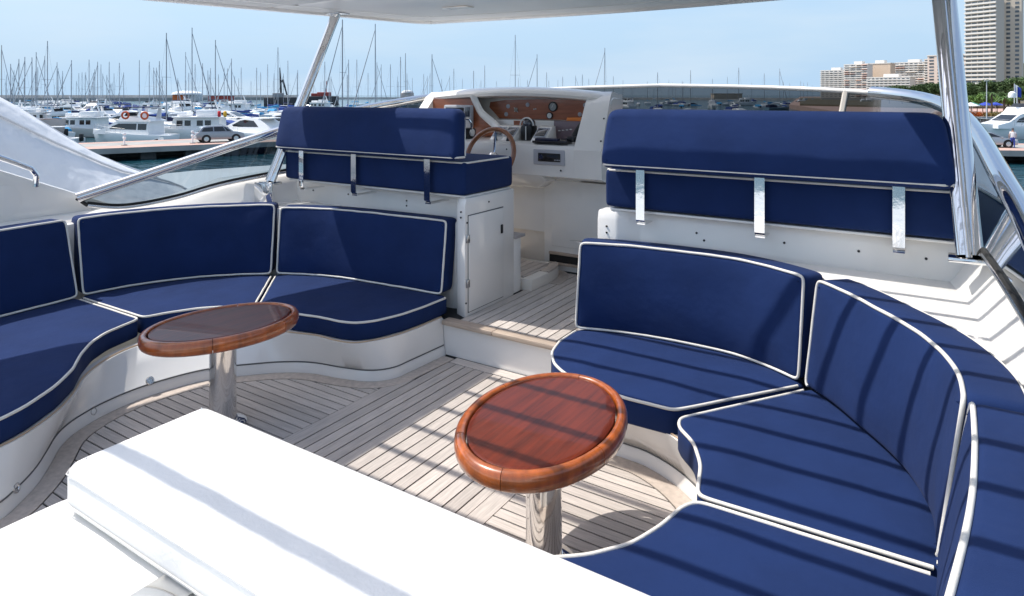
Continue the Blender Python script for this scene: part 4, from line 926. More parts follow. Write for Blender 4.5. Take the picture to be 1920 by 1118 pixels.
special = {(312, 62): 'sailing boat with a tall mast and slanting furled jib, left of the tallest mast', (361, 52): 'sailing boat with the tallest mast in the left ranks, above the parked car', (404, 75): 'sailing boat with a tall mast right of the parked car',
           (89, 77): 'sailing boat with the tallest mast near the left edge', (642, 37): 'sailing boat with a very tall mast reaching the roof beside the left post', (703.6, 45): 'sailing boat with a very tall mast under the roof corner', (966, 66): 'sailing boat with a tall notched mast above the helm hood',
           (1134, 90): 'sailing boat with a leaning tall mast right of the helm hood', (1007, 102): 'sailing boat whose mast and jib stand above the middle of the hood', (521, 89): 'sailing boat with a thick bare mast beside the black crane', (810, 102): 'sailing boat with a mid-height mast above the windscreen corner', (3, 85): 'sailing boat whose mast stands at the left edge', (760, 100): 'sailing boat with mast and stay left of the windscreen corner'}
NTH = ['first', 'second', 'third', 'fourth', 'fifth', 'sixth', 'seventh', 'eighth', 'ninth', 'tenth', 'eleventh', 'twelfth', 'thirteenth', 'fourteenth', 'fifteenth']
def mlabel(k):
    same = sorted((abs(a-min((q[0] for q in LM), key=lambda x: abs(x-a))), a, b) for a, b, _ in masts if (a, b) not in special and where(a) == where(k[0]))
    i = [(a, b) for _, a, b in same].index(k); return 'sailing boat with bare mast, %s one %s' % (NTH[min(i, 14)], where(k[0]))
for u, v, jb in masts:
    H = rnd.uniform(13.2, 16.5) if v > 100 else rnd.uniform(16, 18.5)
    t_ = (H-6)*FPX/(HY-v); sz = H/16.0
    yaw = (-90 if jb > 0 else 90 if jb < 0 else rnd.choice((0, 180)))+rnd.uniform(-25, 25)
    g = ('far sailing boats in the left ranks', 'sailing boat with a bare mast in the crowded left ranks') if u < 560 else ('far sailing boats between post and console', 'sailing boat with a bare mast between the left post and the console') if u < 860 else ('far sailing boats ahead', 'distant sailing boat with a thin bare mast beyond the console and windscreen')
    # the mast stands L*.07 ahead of the middle; move the hull so the mast keeps its bearing
    o = put(rnd.choice(('s4', 's5')) if jb == 0 or (t_ > 170 and rnd.random() < .5) else rnd.choice(('s0', 's1', 's2', 's3', 's0')), u, t_, yaw, special[(u, v)] if (u, v) in special else mlabel((u, v)), None if (u, v) in special else g[0], sc=.95, szz=sz)
    o.location -= Matrix.Rotation(YAW+radians(yaw), 3, 'Z') @ Vector((0, .77*.95, 0))
    if t_ > 170: o.scale = (1.25, 1.0, sz)
    if jb == 0: pass
for k, o in PRO.items():
    if k not in USED:
        for ch in KIDS.get(o.name, []): bpy.data.objects.remove(ch)
        bpy.data.objects.remove(o)

# ------------------------------------------------------------------ neighbouring yacht under its canvas cover
nb = thing('neighbour_yacht', 'white yacht moored alongside at left under a grey-white canvas cover', 'yacht', (-6, 3, WATER))
MB().loft([[(-6.2-h*.8, y, WATER-.3), (-6.2+h*.8, y, WATER-.3), (-6.2+h, y, -1.7), (-6.2-h, y, -1.7)] for y, h in ((-5, 2.5), (4, 2.5), (9, 2.0), (13, .9), (15, .15))]).build('hull', white, nb)
MB().loft([[(-6.2-h, y, -1.75), (-6.2+h, y, -1.75), (-6.2+h-.35, y+.0, z), (-6.2-h+.35, y, z)] for y, h, z in ((-5, 2.4, .36), (2, 2.4, .37), (6.5, 2.35, .37), (9.2, 2.0, .32), (10.6, 1.5, -.4), (11.6, 1.0, -1.6))]).build('superstructure', white, nb, bev=.06)
R = []; NC = 29
for i in range(34):
    q = i/33; y = -2.0+6.9*q
    zr = 1.83 if y < 1.9 else 1.80-.55*(y-2.2) if y > 2.4 else 1.83-.14*((y-1.9)/.5)**2
    hw = 1.75-.25*q-(.0 if y < 3.6 else (y-3.6)*.55)
    if q == 1: hw = .55; zr = .40
    g = []
    for j in range(NC):
        s_ = -1+2*j/(NC-1); a = abs(s_); x = s_*hw*(1+.10*a)
        flat = .52
        zz = zr if a < .02 else (zr-.05*a if a < flat else zr-.05*flat-(zr-.34)*((a-flat)/(1-flat))**1.25*.98)
        sag = .075*noise.noise(Vector((x*1.1, y*1.0, 2)))+.035*noise.noise(Vector((x*3.1+y, y*2.2, 7))) + .03*sin(y*2.6+3*s_)*(a > .4)
        g.append((-6.05+x, y, max(.345, zz+sag)))
    R.append(g)
MB().loft(R, closed=False).build('canvas_cover', canv, nb, ang=80)
seam_ = mat('cover_seam', (.48, .50, .53), .8)
MB().tube([Vector(g[int(NC*.80)])+Vector((.012, 0, .012)) for g in R[8:33]], .012, 5).build('cover_seam', seam_, nb)
MB().tube([Vector(g[int(NC*.70)])+Vector((.01, 0, .012)) for g in R[4:33]], .014, 5).build('cover_seam', seam_, nb)

# ------------------------------------------------------------------ quays
def quay(name, pts_near, pts_far, label):
    t = thing(name, label, 'quay', (pts_near[0]+pts_near[-1])/2+Vector((0, 0, WATER-QUAY)))
    n = len(pts_near); f = [Vector((p.x, p.y)) for p in pts_near]; g = [Vector((p.x, p.y)) for p in pts_far]
    MB().prism([(p.x, p.y) for p in f]+[(p.x, p.y) for p in g[::-1]], QUAY-.5, QUAY).build('slab', concr, t)
    def strip(a0, a1, z, m, nm): MB().prism([tuple(p.lerp(q, a0)) for p, q in zip(f, g)]+[tuple(p.lerp(q, a1)) for p, q in zip(f, g)][::-1], QUAY-.001, z).build(nm, m, t)
    strip(.0, .33, QUAY+.006, pinkp, 'paved_strip'); strip(.82, 1.0, QUAY+.006, pinkp, 'paved_strip')
    MB().prism([tuple(p.lerp(q, .45)) for p, q in zip(f, g)]+[tuple(p.lerp(q, .5)) for p, q in zip(f, g)][::-1], WATER-.5, QUAY-.49).build('inner_wall', concd, t)  # dark wall added to stand for the shade beneath the slab
    e = (f[-1]-f[0]).normalized(); nn = Vector((e.y, -e.x))
    d = 0; Ltot = (f[-1]-f[0]).length
    while d < Ltot:
        p = f[0]+e*d
        MB().add([Vector((*(p+nn*.03), QUAY-.52)), Vector((*(p+e*3.7+nn*.03), QUAY-.52)), Vector((*(p+e*3.7+nn*.03), QUAY-.06)), Vector((*(p+nn*.03), QUAY-.06)),
                  Vector((*(p-nn*.2), QUAY-.52)), Vector((*(p+e*3.7-nn*.2), QUAY-.52)), Vector((*(p+e*3.7-nn*.2), QUAY-.06)), Vector((*(p-nn*.2), QUAY-.06))], [(0, 1, 2, 3), (4, 7, 6, 5), (0, 4, 5, 1), (3, 2, 6, 7), (0, 3, 7, 4), (1, 5, 6, 2)]).build('edge_beam', concd, t)
        for off_ in (-.9, -6.5):
            c_ = p+e*1.8+nn*off_; mbp = MB().rbox((c_.x, c_.y, (QUAY+WATER)/2-.5), (1.3, 1.1, 1.5), .05, Matrix.Rotation(math.atan2(e.y, e.x), 4, 'Z')); mbp.build('pile', concd, t)
        d += 3.8
    return t
ln = [W(-60, 55.5, 0), W(185, 59.7, 0), W(330, 63.4, 0), W(700, 75, 0)]; lf = [W(-60, 62, 0), W(160, 67.2, 0), W(330, 72.3, 0), W(700, 86, 0)]
quay('quay', ln, lf, 'concrete quay with pink paved edges at left, carrying the parked car')
rn = [W(1640, 60, 0), W(1815, 58.5, 0), W(2300, 55, 0)]; rf = [W(1640, 68.5, 0), W(1815, 67, 0), W(2300, 63, 0)]
quay('quay', rn, rf, 'concrete jetty at the right carrying a silver car and a standing person')
def pedestal(u, t_, h, label):
    o = thing('service_pedestal', label, 'pedestal', W(u, t_, QUAY), 'service pedestals on the left quay'); p = W(u, t_, QUAY)
    MB().rbox(p+Vector((0, 0, .05)), (.4, .4, .1), .02).build('foot', concr, o); MB().rbox(p+Vector((0, 0, h*.4)), (.14, .14, h*.75), .03).build('column', white, o); MB().rbox(p+Vector((0, 0, h*.62)), (.32, .2, h*.16), .04).build('socket_box', white, o)
    MB().rbox(p+Vector((0, 0, h*.92)), (.28, .24, h*.18), .06).build('lamp_head', lampw, o)
pedestal(361, 66.3, 1.25, 'white service pedestal on the quay left of the parked car'); pedestal(233, 63.5, 1.2, 'slim white service pedestal on the quay in front of the flybridge cruiser')

# ------------------------------------------------------------------ cars
def car(kind, paint, label, u, t_, yaw):
    t = thing('parked_car', label, 'car', (0, 0, 0))
    if kind == 'suv':
        Lh = 2.3; body = [(-2.28, .45), (-2.3, .8), (-2.22, 1.02), (-2.0, 1.1), (1.0, 1.08), (1.9, .98), (2.25, .8), (2.3, .5), (2.2, .3), (-2.15, .3)]
        roof = [(-2.12, 1.06), (-1.75, 1.55), (-1.3, 1.66), (.1, 1.66), (.5, 1.58), (1.2, 1.08)]; wz = .37
        wins = [[(-1.85, 1.12), (-1.6, 1.48), (-.75, 1.55), (-.75, 1.12)], [(-.65, 1.12), (-.65, 1.56), (.2, 1.56), (.45, 1.12)], [(.53, 1.12), (.3, 1.54), (.45, 1.5), (.95, 1.12)]]
    else:
        Lh = 2.3; body = [(-2.3, .45), (-2.3, .75), (-2.2, .92), (-1.2, .96), (.9, .92), (1.8, .80), (2.25, .62), (2.3, .4), (2.2, .26), (-2.2, .26)]
        roof = [(-1.9, .93), (-1.0, 1.36), (-.4, 1.42), (.2, 1.36), (1.15, .92)]; wz = .34
        wins = [[(-1.35, .98), (-.85, 1.28), (-.35, 1.33), (-.35, .98)], [(-.27, .98), (-.27, 1.34), (.15, 1.29), (.85, .98)]]
    def shell(prof, w0, w1, name, m):
        z0 = min(p[1] for p in prof); z1 = max(p[1] for p in prof); R = []
        f = lambda z: w0+(w1-w0)*(z-z0)/(z1-z0); n = len(prof)
        o = MB().add([(x, -f(z), z) for x, z in prof]+[(x, f(z), z) for x, z in prof], [tuple(range(n)), tuple(range(2*n-1, n-1, -1))]+[(i, i+n, (i+1) % n+n, (i+1) % n) for i in range(n)]).build(name, m, t, bev=.06, seg=3, ang=50)
        return f
    shell(body, .92, .90, 'body', paint); f = shell(roof, .86, .62, 'cabin', paint)
    for s in (-1, 1):
        for q in wins: MB().add([(x, s*(f(z)+.012), z) for x, z in q]+[(x, s*(f(z)-.05), z) for x, z in q], [tuple(range(4)) if len(q) == 4 else tuple(range(len(q))), tuple(range(2*len(q)-1, len(q)-1, -1))]+[(i, (i+1) % len(q), (i+1) % len(q)+len(q), i+len(q)) for i in range(len(q))]).build('side_window', darkw, t)
        for x in (-1.4, 1.42):
            M_ = Matrix.Translation((x, s*.84, wz)) @ Matrix.Rotation(pi/2, 4, 'X')
            MB().lathe([(wz+.07, -.09), (wz+.07, .09)], 24, M_).build('wheel_arch', tyre, t)
            wh = MB().lathe([(wz*.6, -.115), (wz*.97, -.11), (wz, -.06), (wz, .06), (wz*.97, .11), (wz*.6, .115)], 24, M_).build('wheel', tyre, t)
            sp = MB().lathe([(wz*.62, -.118), (wz*.62, .118)], 20, M_)
            sp.build('rim', chrome2, wh)
        e = -2.27
        MB().rbox((e+.06, s*.70, .88), (.12, .36, .14), .03).build('tail_light', redl, t); MB().rbox((2.16, s*.66, .68), (.16, .36, .11), .03).build('headlight', lampw, t)
        MB().rbox((.95, s*.97, 1.05 if kind == 'suv' else .93), (.16, .2, .13), .04).build('mirror', paint, t)
    r = roof
    MB().add([(r[0][0]-.02, -.72, 1.1 if kind == 'suv' else .97), (r[0][0]-.02, .72, 1.1 if kind == 'suv' else .97), (r[1][0]-.02, .6, r[1][1]-.04), (r[1][0]-.02, -.6, r[1][1]-.04)], [(0, 1, 2, 3)]).build('rear_window', darkw, t)
    a, b_ = r[-2], r[-1]; MB().add([(b_[0]-.05, -.74, b_[1]+.05), (b_[0]-.05, .74, b_[1]+.05), (a[0]+.05, .6, a[1]-.01), (a[0]+.05, -.6, a[1]-.01)], [(0, 1, 2, 3)]).build('windscreen', darkw, t)
    MB().rbox((-2.27, 0, .52), (.14, 1.7, .2), .05).build('bumper', paint if kind != 'suv' else greyp, t); MB().rbox((2.25, 0, .42), (.14, 1.6, .18), .05).build('bumper', black, t)
    if kind == 'suv': MB().rbox((-2.275, 0, .70), (.1, .5, .11), .01).build('number_plate', lampw, t)
    t.location = W(u, t_, QUAY+.008); t.rotation_euler = (0, 0, YAW+radians(yaw)); return t
car('suv', silver, 'silver grey SUV parked on the left quay, rear towards the left', 411, 68.6, 36)
car('coupe', silverl, 'low silver car parked on the right jetty', 1848, 61.8, -8)
# person on the jetty: one continuous skinned body
def person(label, u, t_):
    t = thing('person', label, 'person', W(u, t_, QUAY+.006)); p0 = W(u, t_, QUAY+.006)
    J = [(0, 0, .93), (0, 0, 1.15), (0, 0, 1.38), (0, 0, 1.50), (0, .02, 1.62), (0, .02, 1.72), (.10, 0, .88), (.11, .01, .48), (.11, -.02, .08), (.11, .10, .03), (-.10, 0, .88), (-.12, .03, .48), (-.12, 0, .08), (-.12, .12, .03), (.19, 0, 1.42), (.25, .02, 1.14), (.22, .16, .95), (.21, .2, .87), (-.19, 0, 1.42), (-.26, -.01, 1.14), (-.26, .08, .90), (-.25, .10, .81)]
    Rr = [.14, .135, .15, .055, .085, .075, .085, .062, .042, .04, .085, .062, .042, .04, .06, .045, .035, .035, .06, .045, .035, .035]
    E_ = [(0, 1), (1, 2), (2, 3), (3, 4), (4, 5), (0, 6), (6, 7), (7, 8), (8, 9), (0, 10), (10, 11), (11, 12), (12, 13), (2, 14), (14, 15), (15, 16), (16, 17), (2, 18), (18, 19), (19, 20), (20, 21)]
    me = bpy.data.meshes.new('body'); me.from_pydata([p0+Vector(j) for j in J], E_, []); o = bpy.data.objects.new('body', me); C.objects.link(o)
    md = o.modifiers.new('skin', 'SKIN'); md.use_smooth_shade = True
    for sv, r_ in zip(me.skin_vertices[0].data, Rr): sv.radius = (r_, r_)
    me.skin_vertices[0].data[0].use_root = True
    sd = o.modifiers.new('sub', 'SUBSURF'); sd.levels = 1; sd.render_levels = 2
    dg = bpy.context.evaluated_depsgraph_get(); ev = o.evaluated_get(dg); m2 = bpy.data.meshes.new_from_object(ev); bpy.data.objects.remove(o)
    m2.materials.clear(); m2.materials.append(skin); m2.materials.append(shirt); m2.materials.append(trous)
    for pl in m2.polygons:
        z = pl.center.z-p0.z; x = abs(pl.center.x-p0.x); pl.use_smooth = True
        pl.material_index = 2 if z < .95 and x < .2 else 1 if .95 <= z < 1.46 and x < .24 else 0
    ob = link('body', m2, t)
    MB().lathe([(.098, 1.66), (.102, 1.71), (.085, 1.78), (.04, 1.81), (.001, 1.815)], 16, Matrix.Translation(p0+Vector((0, .02, 0)))).build('cap', hairm, t)
person('person in white top, blue trousers and grey cap standing on the right jetty', 1899, 60.6)

# ------------------------------------------------------------------ breakwater, port buildings and ships
bw = thing('breakwater', 'long grey stone breakwater along the horizon at left', 'breakwater', W(150, 640, WATER))
def wallseg(pts, z0, z1, th, name, m, par):
    A_ = [W(u, t_, z0) for u, t_ in pts]; B_ = [W(u, t_+th, z0) for u, t_ in pts]; n = len(A_)
    MB().prism([(p.x, p.y) for p in A_]+[(p.x, p.y) for p in B_[::-1]], z0, z1).build(name, m, par)
wallseg([(-150, 560), (0, 590), (330, 700), (560, 860)], WATER-.5, 1.35, 12, 'wall', rock, bw); wallseg([(-150, 552), (0, 582), (330, 692), (560, 850)], WATER-.5, -1.4, 10, 'lower_ledge', concr, bw)
wallseg([(560, 900), (900, 980), (1560, 700)], WATER-.5, -1.8, 12, 'mole', rock, bw)
pt_ = thing('port_shed', 'orange and white port shed with a domed roof on the breakwater', 'shed', W(352, 430, -2.5)); p = W(338, 430, 0)
Rz = Matrix.Rotation(YAW, 4, 'Z')
MB().rbox(W(340, 430, -.4), (8.5, 6, 4.2), .2, Rz).build('orange_wall', tank, pt_); MB().rbox(W(362, 431, -.2), (9.5, 6, 4.4), .2, Rz).build('pale_wall', pale, pt_)
MB().lathe([(9.2, 0), (9.0, .9), (6.5, 2.0), (3, 2.5), (.1, 2.6)], 24, Matrix.Translation(W(351, 432, 1.75))).build('roof', white, pt_)
sh = thing('harbour_shed', 'long low brick-red harbour shed behind the masts', 'shed', W(415, 470, -2.5)); MB().rbox(W(415, 470, -1.0), (15, 8, 4), .2, Rz).build('wall', redw, sh); MB().rbox(W(415, 470, 1.2), (15.6, 8.6, .5), .1, Rz).build('roof', pale, sh)
fb_ = thing('fishing_boat', 'dark fishing boat with a black lattice crane left of the roof post', 'fishing boat', W(530, 330, WATER))
MB().rbox(W(530, 330, -1.9), (17, 5, 4.6), .4, Rz).build('hull', ship, fb_); MB().rbox(W(522, 330, 1.2), (4.5, 4, 2.6), .2, Rz).build('wheelhouse', greyh, fb_)
MB().tube([W(527, 330, 0), W(526, 330, 8.2), W(524.5, 330, 15)], [.55, .5, .2], 6).build('crane_mast', ship, fb_)
MB().tube([W(526, 330, 7.5), W(530, 330, 9.0), W(534, 330, 5.5), W(538, 330, 1.5)], [.5, .6, .45, .35], 6).build('crane_jib', ship, fb_)
tg = thing('red_tug', 'red and black harbour tug moored right of the left post', 'tug', W(603, 360, WATER)); MB().rbox(W(598, 360, -1.7), (20, 6, 5.2), .4, Rz).build('hull', ship, tg); MB().rbox(W(608, 360, 1.2), (6.5, 5, 3.6), .3, Rz).build('wheelhouse', redw, tg)
MB().tube([W(612, 360, 3), W(612, 360, 9)], .2, 6).build('mast', redw, tg); MB().rbox(W(592, 360, 1.6), (4, 4, 1.6), .2, Rz).build('deck_house', redw, tg)
tk = thing('storage_shed', 'pale round-roofed shed beyond the windscreen corner', 'shed', W(762, 520, -2)); MB().rbox(W(764, 520, -.3), (9, 7, 6.8), .3, Rz).build('wall', mat('pinkish_render', (.5, .42, .38), .9), tk); MB().lathe([(4.6, 0), (4.2, 1.2), (2, 2), (.1, 2.1)], 20, Matrix.Translation(W(764, 520, 3.1))).build('roof', pale, tk)
tk2 = thing('harbour_hall', 'long tan hall seen dimly through the windscreen', 'hall', W(1370, 620, -2)); MB().rbox(W(1362, 620, 0.2), (26, 10, 4.6), .3, Rz).build('wall', btan, tk2); MB().rbox(W(1362, 620, 2.7), (27, 11, .5), .1, Rz).build('roof', bgrey, tk2)

# ------------------------------------------------------------------ right shore: promenade, trees, buildings
shore = [W(1560, 175), W(1700, 150), W(1800, 122), W(2150, 118), W(2600, 300), W(2200, 1500), W(1500, 1500), W(1480, 300)]
tag(MB().prism([(p.x, p.y) for p in shore], WATER-1, -2.6).build('promenade', pinkp), kind='structure')
tag(MB().prism([(p.x, p.y) for p in (W(1500, 260), W(1760, 205), W(2300, 205), W(2600, 700), W(1500, 900))], -2.7, -2.0).build('park_ground', mat('park_soil', (.12, .10, .06), .95)), kind='structure')
MB().prism([(p.x, p.y) for p in (W(1700, 149), W(1800, 121), W(2150, 117), W(2150, 118), W(1800, 122), W(1700, 150))], -2.7, -2.35).build('promenade_kerb', concr)
tag(C.objects[-1], 'pale kerb along the edge of the promenade at right', 'kerb')
def building(name, label, u0, u1, t_, vtop, wallm, floors, cols, wsz, base=-2, turn=0, band_=None, awns=0, depth=9):
    wd = (u1-u0)/FPX*t_*1.08; H = ZC+(HY-vtop)/FPX*t_-base; o = thing(name, label, 'building', W((u0+u1)/2, t_, base))
    Mx = Matrix.Translation(W((u0+u1)/2, t_, base)) @ Matrix.Rotation(YAW+math.atan(((u0+u1)/2-960)/FPX)*-.82+radians(turn-26), 4, 'Z')
    def bx(x0, x1, y0, y1, z0, z1, nm, m): 
        b2 = MB().box(x0, x1, y0, y1, z0, z1); b2.v = [tuple(Mx @ Vector(q)) for q in b2.v]; return b2.build(nm, m, o)
    bx(-wd/2, wd/2, 0, depth, 0, H, 'wall', wallm); bx(-wd/2-.3, wd/2+.3, -.3, depth, H, H+.6, 'parapet', balc)
    fh = H/floors; z0 = max(0, int((ZC-base+2)/fh)-2)
    me = None
    for fl in range(z0, floors):
        for c_ in range(cols):
            x = -wd/2+wd*(c_+.5)/cols; ww = wd/cols*wsz[0]
            q = link('window', MESHWIN, o); q.matrix_parent_inverse = Matrix.Identity(4); wv = Vector(o['_w'])
            q.location = (Mx @ Vector((x, -.06, fl*fh+fh*.55)))-wv; q.rotation_euler = Mx.to_euler(); q.scale = (ww, .2, fh*wsz[1])
        if band_: bx(-wd/2-.2, wd/2+.2, -band_, 0, fl*fh-.02, fl*fh+fh*.40, 'balcony', balc)
        for a in range(awns):
            if rnd.random() < .55:
                x = -wd/2+wd*(a+.5)/awns; bx(x-wd/awns*.42, x+wd/awns*.42, -band_-.6 if band_ else -.8, -.02, fl*fh+fh*.80, fl*fh+fh*.88, 'awning', rnd.choice((awn, awn2, awn)))
    if rnd.random() < 2: bx(-wd*.15, wd*.2, 3, 8, H+.6, H+2.6, 'roof_house', balc)
    return o, Mx, wd, H
MESHWIN = MB().box(-.5, .5, -.5, .5, -.5, .5).mesh('window', win)
building('apartment_block', 'low white apartment block at the left end of the waterfront', 1541, 1585, 520, 133, bwhite, 14, 6, (.55, .42), band_=.9)
building('apartment_block', 'apartment block with orange awnings on its balconies', 1585, 1624, 470, 122, bwhite, 16, 4, (.6, .45), band_=.9, awns=4)
building('apartment_block', 'tan windowless gable wall beside the orange awnings', 1624, 1666, 474, 120, btan, 16, 0, (.7, .5))
building('apartment_block', 'white stepped apartment block behind the right post', 1682, 1735, 500, 118, bwhite, 16, 7, (.6, .42), band_=.9, awns=3)
building('apartment_block', 'low white terrace block in front of the tan gable', 1630, 1700, 440, 146, bwhite, 9, 10, (.55, .4), band_=.8)
building('apartment_block', 'yellowish apartment block left of the right post', 1735, 1752, 470, 112, bwall, 16, 2, (.7, .5), band_=1.0)
building('apartment_block', 'pink apartment block beside the tall tower', 1745, 1811, 430, 104, bpink, 14, 5, (.55, .45))
TW, Mx, wd, H = building('apartment_tower', 'tall cream apartment tower at the right edge', 1872, 1909, 402, -70, bwall, 32, 3, (.45, .50), depth=12, turn=14)
building('apartment_tower', 'rounded balcony wing of the tall tower, banded with dark windows', 1814, 1863, 398, -62, bgrey, 32, 5, (.80, .46), band_=1.1, turn=-6, depth=9)
# hill behind
hp = []
for i in range(21):
    q = i/20; hp.append([W(1800+q*700, 900, -3), W(1800+q*700, 1000, 26+34*sin(q*pi)**.6*(.8+.2*sin(q*9)))])
hill = MB().loft(hp, closed=False, caps=False).build('hill', mat('hill_scrub', (.06, .085, .035), .95, var=.4, vscale=.05)); tag(hill, kind='structure')
# trees: crowns of many leaf-sized faces
def leaf_mesh(name, m, n, lobes, rs, size):
    r2 = random.Random(rs); vs = []; fs = []
    for _ in range(n):
        c_, rad = r2.choice(lobes); d = Vector((r2.gauss(0, 1), r2.gauss(0, 1), r2.gauss(0, 1))).normalized()*(r2.random()**.33)
        p = Vector(c_)+Vector((d.x*rad[0], d.y*rad[1], d.z*rad[2])); a = Vector((r2.gauss(0, 1), r2.gauss(0, 1), r2.gauss(0, .6))).normalized(); b2 = a.cross(Vector((r2.gauss(0, 1), r2.gauss(0, 1), r2.gauss(0, 1)))).normalized()
        s_ = size*r2.uniform(.6, 1.3); k = len(vs); vs += [p-a*s_, p-b2*s_*.55, p+a*s_, p+b2*s_*.55]; fs.append((k, k+1, k+2, k+3))
    return MB().add(vs, fs).mesh(name, m)
def lobeset(rs, R_, H0, n):
    r2 = random.Random(rs); out = []
    for _ in range(n):
        a = r2.uniform(0, 2*pi); q = R_*r2.uniform(.15, .75); s_ = R_*r2.uniform(.32, .5); out.append(((q*cos(a), q*sin(a), H0+r2.uniform(-.35, .5)*R_*.8), (s_, s_, s_*.75)))
    return out
def trunk_mesh(h, r):
    mb = MB().tube([(0, 0, 0), (.1, .05, h*.5), (-.05, .1, h)], [r, r*.75, r*.5], 7)
    for a in (0, 1.3, 2.6, 3.9, 5.2): mb.tube([(0, 0, h*.75), (1.1*cos(a), 1.1*sin(a), h*1.15), (2.0*cos(a), 2.0*sin(a), h*1.45)], [r*.4, r*.28, r*.12], 5)
    return mb.mesh('trunk', bark)
CR = [leaf_mesh('crown', leafd, 5200, lobeset(1, 4.2, 6.2, 14), 1, .30), leaf_mesh('crown', leafm, 4600, lobeset(2, 3.6, 5.4, 12), 2, .28), leaf_mesh('crown', leafl, 4200, lobeset(3, 3.0, 4.6, 11), 3, .26), leaf_mesh('crown', leafd, 5600, lobeset(4, 4.8, 5.6, 16), 4, .30)]
TK = [trunk_mesh(4.4, .26), trunk_mesh(3.6, .2), trunk_mesh(3.0, .17), trunk_mesh(3.8, .3)]
def tree(k, u, t_, sc, label, group, z=-2.6):
    o = thing('broadleaf_tree', label, 'tree', (0, 0, 0), group); link('trunk', TK[k], o); link('crown', CR[k], o)
    o.location = W(u, t_, z); o.rotation_euler = (0, 0, rnd.uniform(0, 6)); o.scale = (sc, sc, sc*rnd.uniform(.9, 1.1)); return o
gt = 'dark trees of the waterfront park'; lt = 'dense dark green tree in the park row below the towers'
k_ = 0; POS = ['behind the windscreen corner', 'left of the right post', 'beside the right post', 'below the pink block', 'below the pink block at right', 'below the tower wing', 'left below the tower', 'below the tower corner', 'below the tower', 'below the tower, second from the right', 'right below the tower', 'at the right edge', 'cut by the right edge']
for u, t_, sc in ((1668, 270, .72), (1692, 262, .74), (1716, 258, .78), (1740, 250, .80), (1765, 235, .80), (1790, 225, .74), (1808, 218, .72), (1826, 214, .74), (1846, 212, .84), (1868, 210, .86), (1890, 210, .84), (1912, 208, .88), (1940, 206, .95)): tree(rnd.choice((0, 3)), u, t_, sc*1.22, 'dense dark tree of the park row, '+POS[k_], 'dark trees of the waterfront park'); k_ += 1
POS = ['nearest the right post', 'left of the lamp post', 'behind the lamp post', 'left of the flags', 'behind the flags', 'cut by the right edge']; k_ = 0
for u, t_, sc in ((1800, 172, .52), (1822, 166, .54), (1843, 160, .58), (1884, 160, .62), (1906, 158, .74), (1928, 156, .8)): tree(rnd.choice((1, 1, 0)), u, t_, sc, 'mid green tree in the second park row '+POS[k_], 'mid green trees of the waterfront park'); k_ += 1
k_ = 0; POS = ['nearest the right post', 'left of the lamp post', 'at the lamp post', 'right of the slim palm', 'left of the flags']
for u, t_, sc in ((1812, 142, .52), (1832, 146, .58), (1851, 140, .62), (1870, 145, .62), (1893, 142, .55)): tree(2, u, t_, sc, 'small bright green tree by the promenade '+POS[k_], 'bright trees by the promenade'); k_ += 1
def palm(u, t_, h, label):
    o = thing('palm_tree', label, 'palm tree', (0, 0, 0), 'palms on the promenade'); MB().tube([(0, 0, 0), (.05, 0, h*.5), (0, 0, h)], [.22, .16, .14], 7).build('trunk', bark, o); mb = MB(); r2 = random.Random(int(u))
    for k in range(26):
        a = 2*pi*k/26*1.7; e = r2.uniform(-.2, 1.0); pts = [Vector((cos(a)*q*1.9*cos(e*.8), sin(a)*q*1.9*cos(e*.8), h+e*q*1.1-q*q*1.1)) for q in (0, .35, .7, 1)]
        sd = Vector((-sin(a), cos(a), 0))*.16; vs = []
        for p_, wd_ in zip(pts, (.4, 1, .8, .1)): vs += [p_-sd*wd_, p_+sd*wd_]
        mb.add(vs, [(0, 1, 3, 2), (2, 3, 5, 4), (4, 5, 7, 6)])
    mb.build('fronds', leafm, o); o.location = W(u, t_, -2.6)
palm(1859, 134, 4.6, 'slim palm beside the tall lamp post on the promenade'); palm(1882, 131, 3.6, 'short palm on the promenade right of the lamp post')
for i, (u, t_, mm) in enumerate(((1868, 127, leafy), (1880, 126, leafy), (1829, 128, flower), (1842, 127, flower), (1856, 126, leafy), (1816, 128, flower), (1893, 127, leafm), (1805, 130, flower))):
    o = thing('shrub', ['yellow leafed shrub', 'second yellow leafed shrub', 'orange flowering shrub', 'orange flowering shrub', 'yellow leafed shrub', 'orange flowering shrub', 'low green shrub', 'orange flowering shrub'][i]+' on the promenade '+['right of the slim palm', 'under the short palm', 'left of the lamp post', 'nearly at the lamp post', 'behind the lamp post', 'under the green parasols', 'near the moored yacht', 'nearest the right post'][i], 'shrub', (0, 0, 0), 'shrubs along the promenade'); link('foliage', leaf_mesh('foliage', mm, 500, [((0, 0, .55), (.9, .7, .55)), ((.7, 0, .5), (.6, .6, .5)), ((-.7, .1, .45), (.6, .6, .45))], i+20, .13), o); o.location = W(u, t_, -2.6)
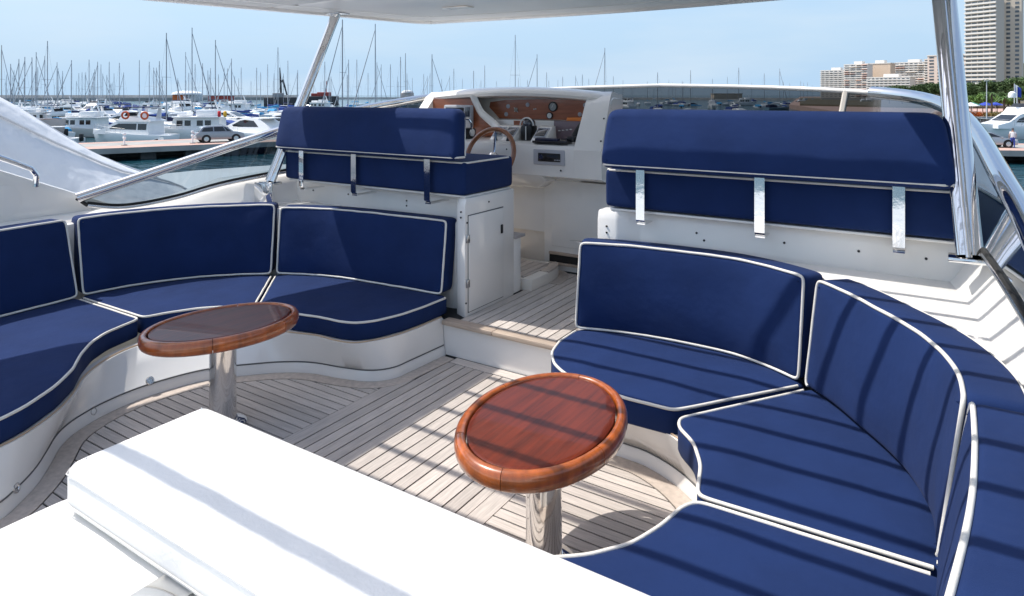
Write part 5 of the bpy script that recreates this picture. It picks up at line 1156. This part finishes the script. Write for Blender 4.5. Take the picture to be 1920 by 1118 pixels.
def umbrella(u, t_, m, label):
    o = thing('parasol', label, 'parasol', W(u, t_, -2.6), 'terrace parasols'); p = W(u, t_, -2.6); MB().tube([p, p+Vector((0, 0, 2.6))], .04, 6).build('pole', white, o); MB().lathe([(1.5, 2.05), (1.46, 2.15), (.75, 2.45), (.02, 2.75)], 8, Matrix.Translation(p)).build('canopy', m, o)
grn = mat('green_canvas', (.02, .16, .09), .8)
umbrella(1812, 133, grn, 'green terrace parasol nearest the right post'); umbrella(1824, 135, grn, 'green terrace parasol under the bright trees'); umbrella(1806, 129, white, 'white terrace parasol by the right post'); umbrella(1820, 129, white, 'white terrace parasol on the promenade'); umbrella(1848, 136, flagb, 'blue terrace parasol beside the lamp post'); umbrella(1866, 136, flagb, 'blue terrace parasol right of the lamp post')
def pole(u, t_, h, label, flag=None, name='lamp_post'):
    o = thing(name, label, 'flag' if flag else 'lamp post', W(u, t_, -2.6)); p = W(u, t_, -2.6); MB().tube([p, p+Vector((0, 0, h))], [.09, .06], 8).build('pole', pale, o)
    if flag:
        e = Vector((cy, sy, 0)); R = []
        for i in range(9):
            q = i/8; b2 = p+e*(.06+q*.75)+Vector((-sy, cy, 0))*(.12*sin(q*7)); dz = -.45*q
            R.append([b2+Vector((0, 0, h-.1+dz)), b2+Vector((0, 0, h-1.9+dz*.6))])
        MB().loft(R, closed=False, caps=False).build('flag', flag, o)
    else: MB().rbox(p+Vector((0, 0, h+.05)), (.9, .25, .12), .05, Rz).build('lamp_head', pale, o)
pole(1850, 118.5, 6.6, 'tall grey lamp post in front of the bright trees'); pole(1902, 119, 6.2, 'white flag on a pole at the right edge', white, 'flagpole'); pole(1907, 118.5, 5.8, 'blue flag on a pole at the right edge', flagb, 'flagpole')
yR = put('fly', 1912, 92, 100, 'white flybridge yacht moored at the right edge behind the jetty', sc=1.25)
MB().lathe([(.45, 0), (.5, .25), (.42, .65), (.2, .85), (.01, .9)], 16, Matrix.Translation(W(1898, 92, WATER+5.6))).build('radome', white); tag(C.objects[-1], 'white radome dome above the yacht at the right edge', 'radome')

for o in bpy.data.objects:
    if '_w' in o: del o['_w']
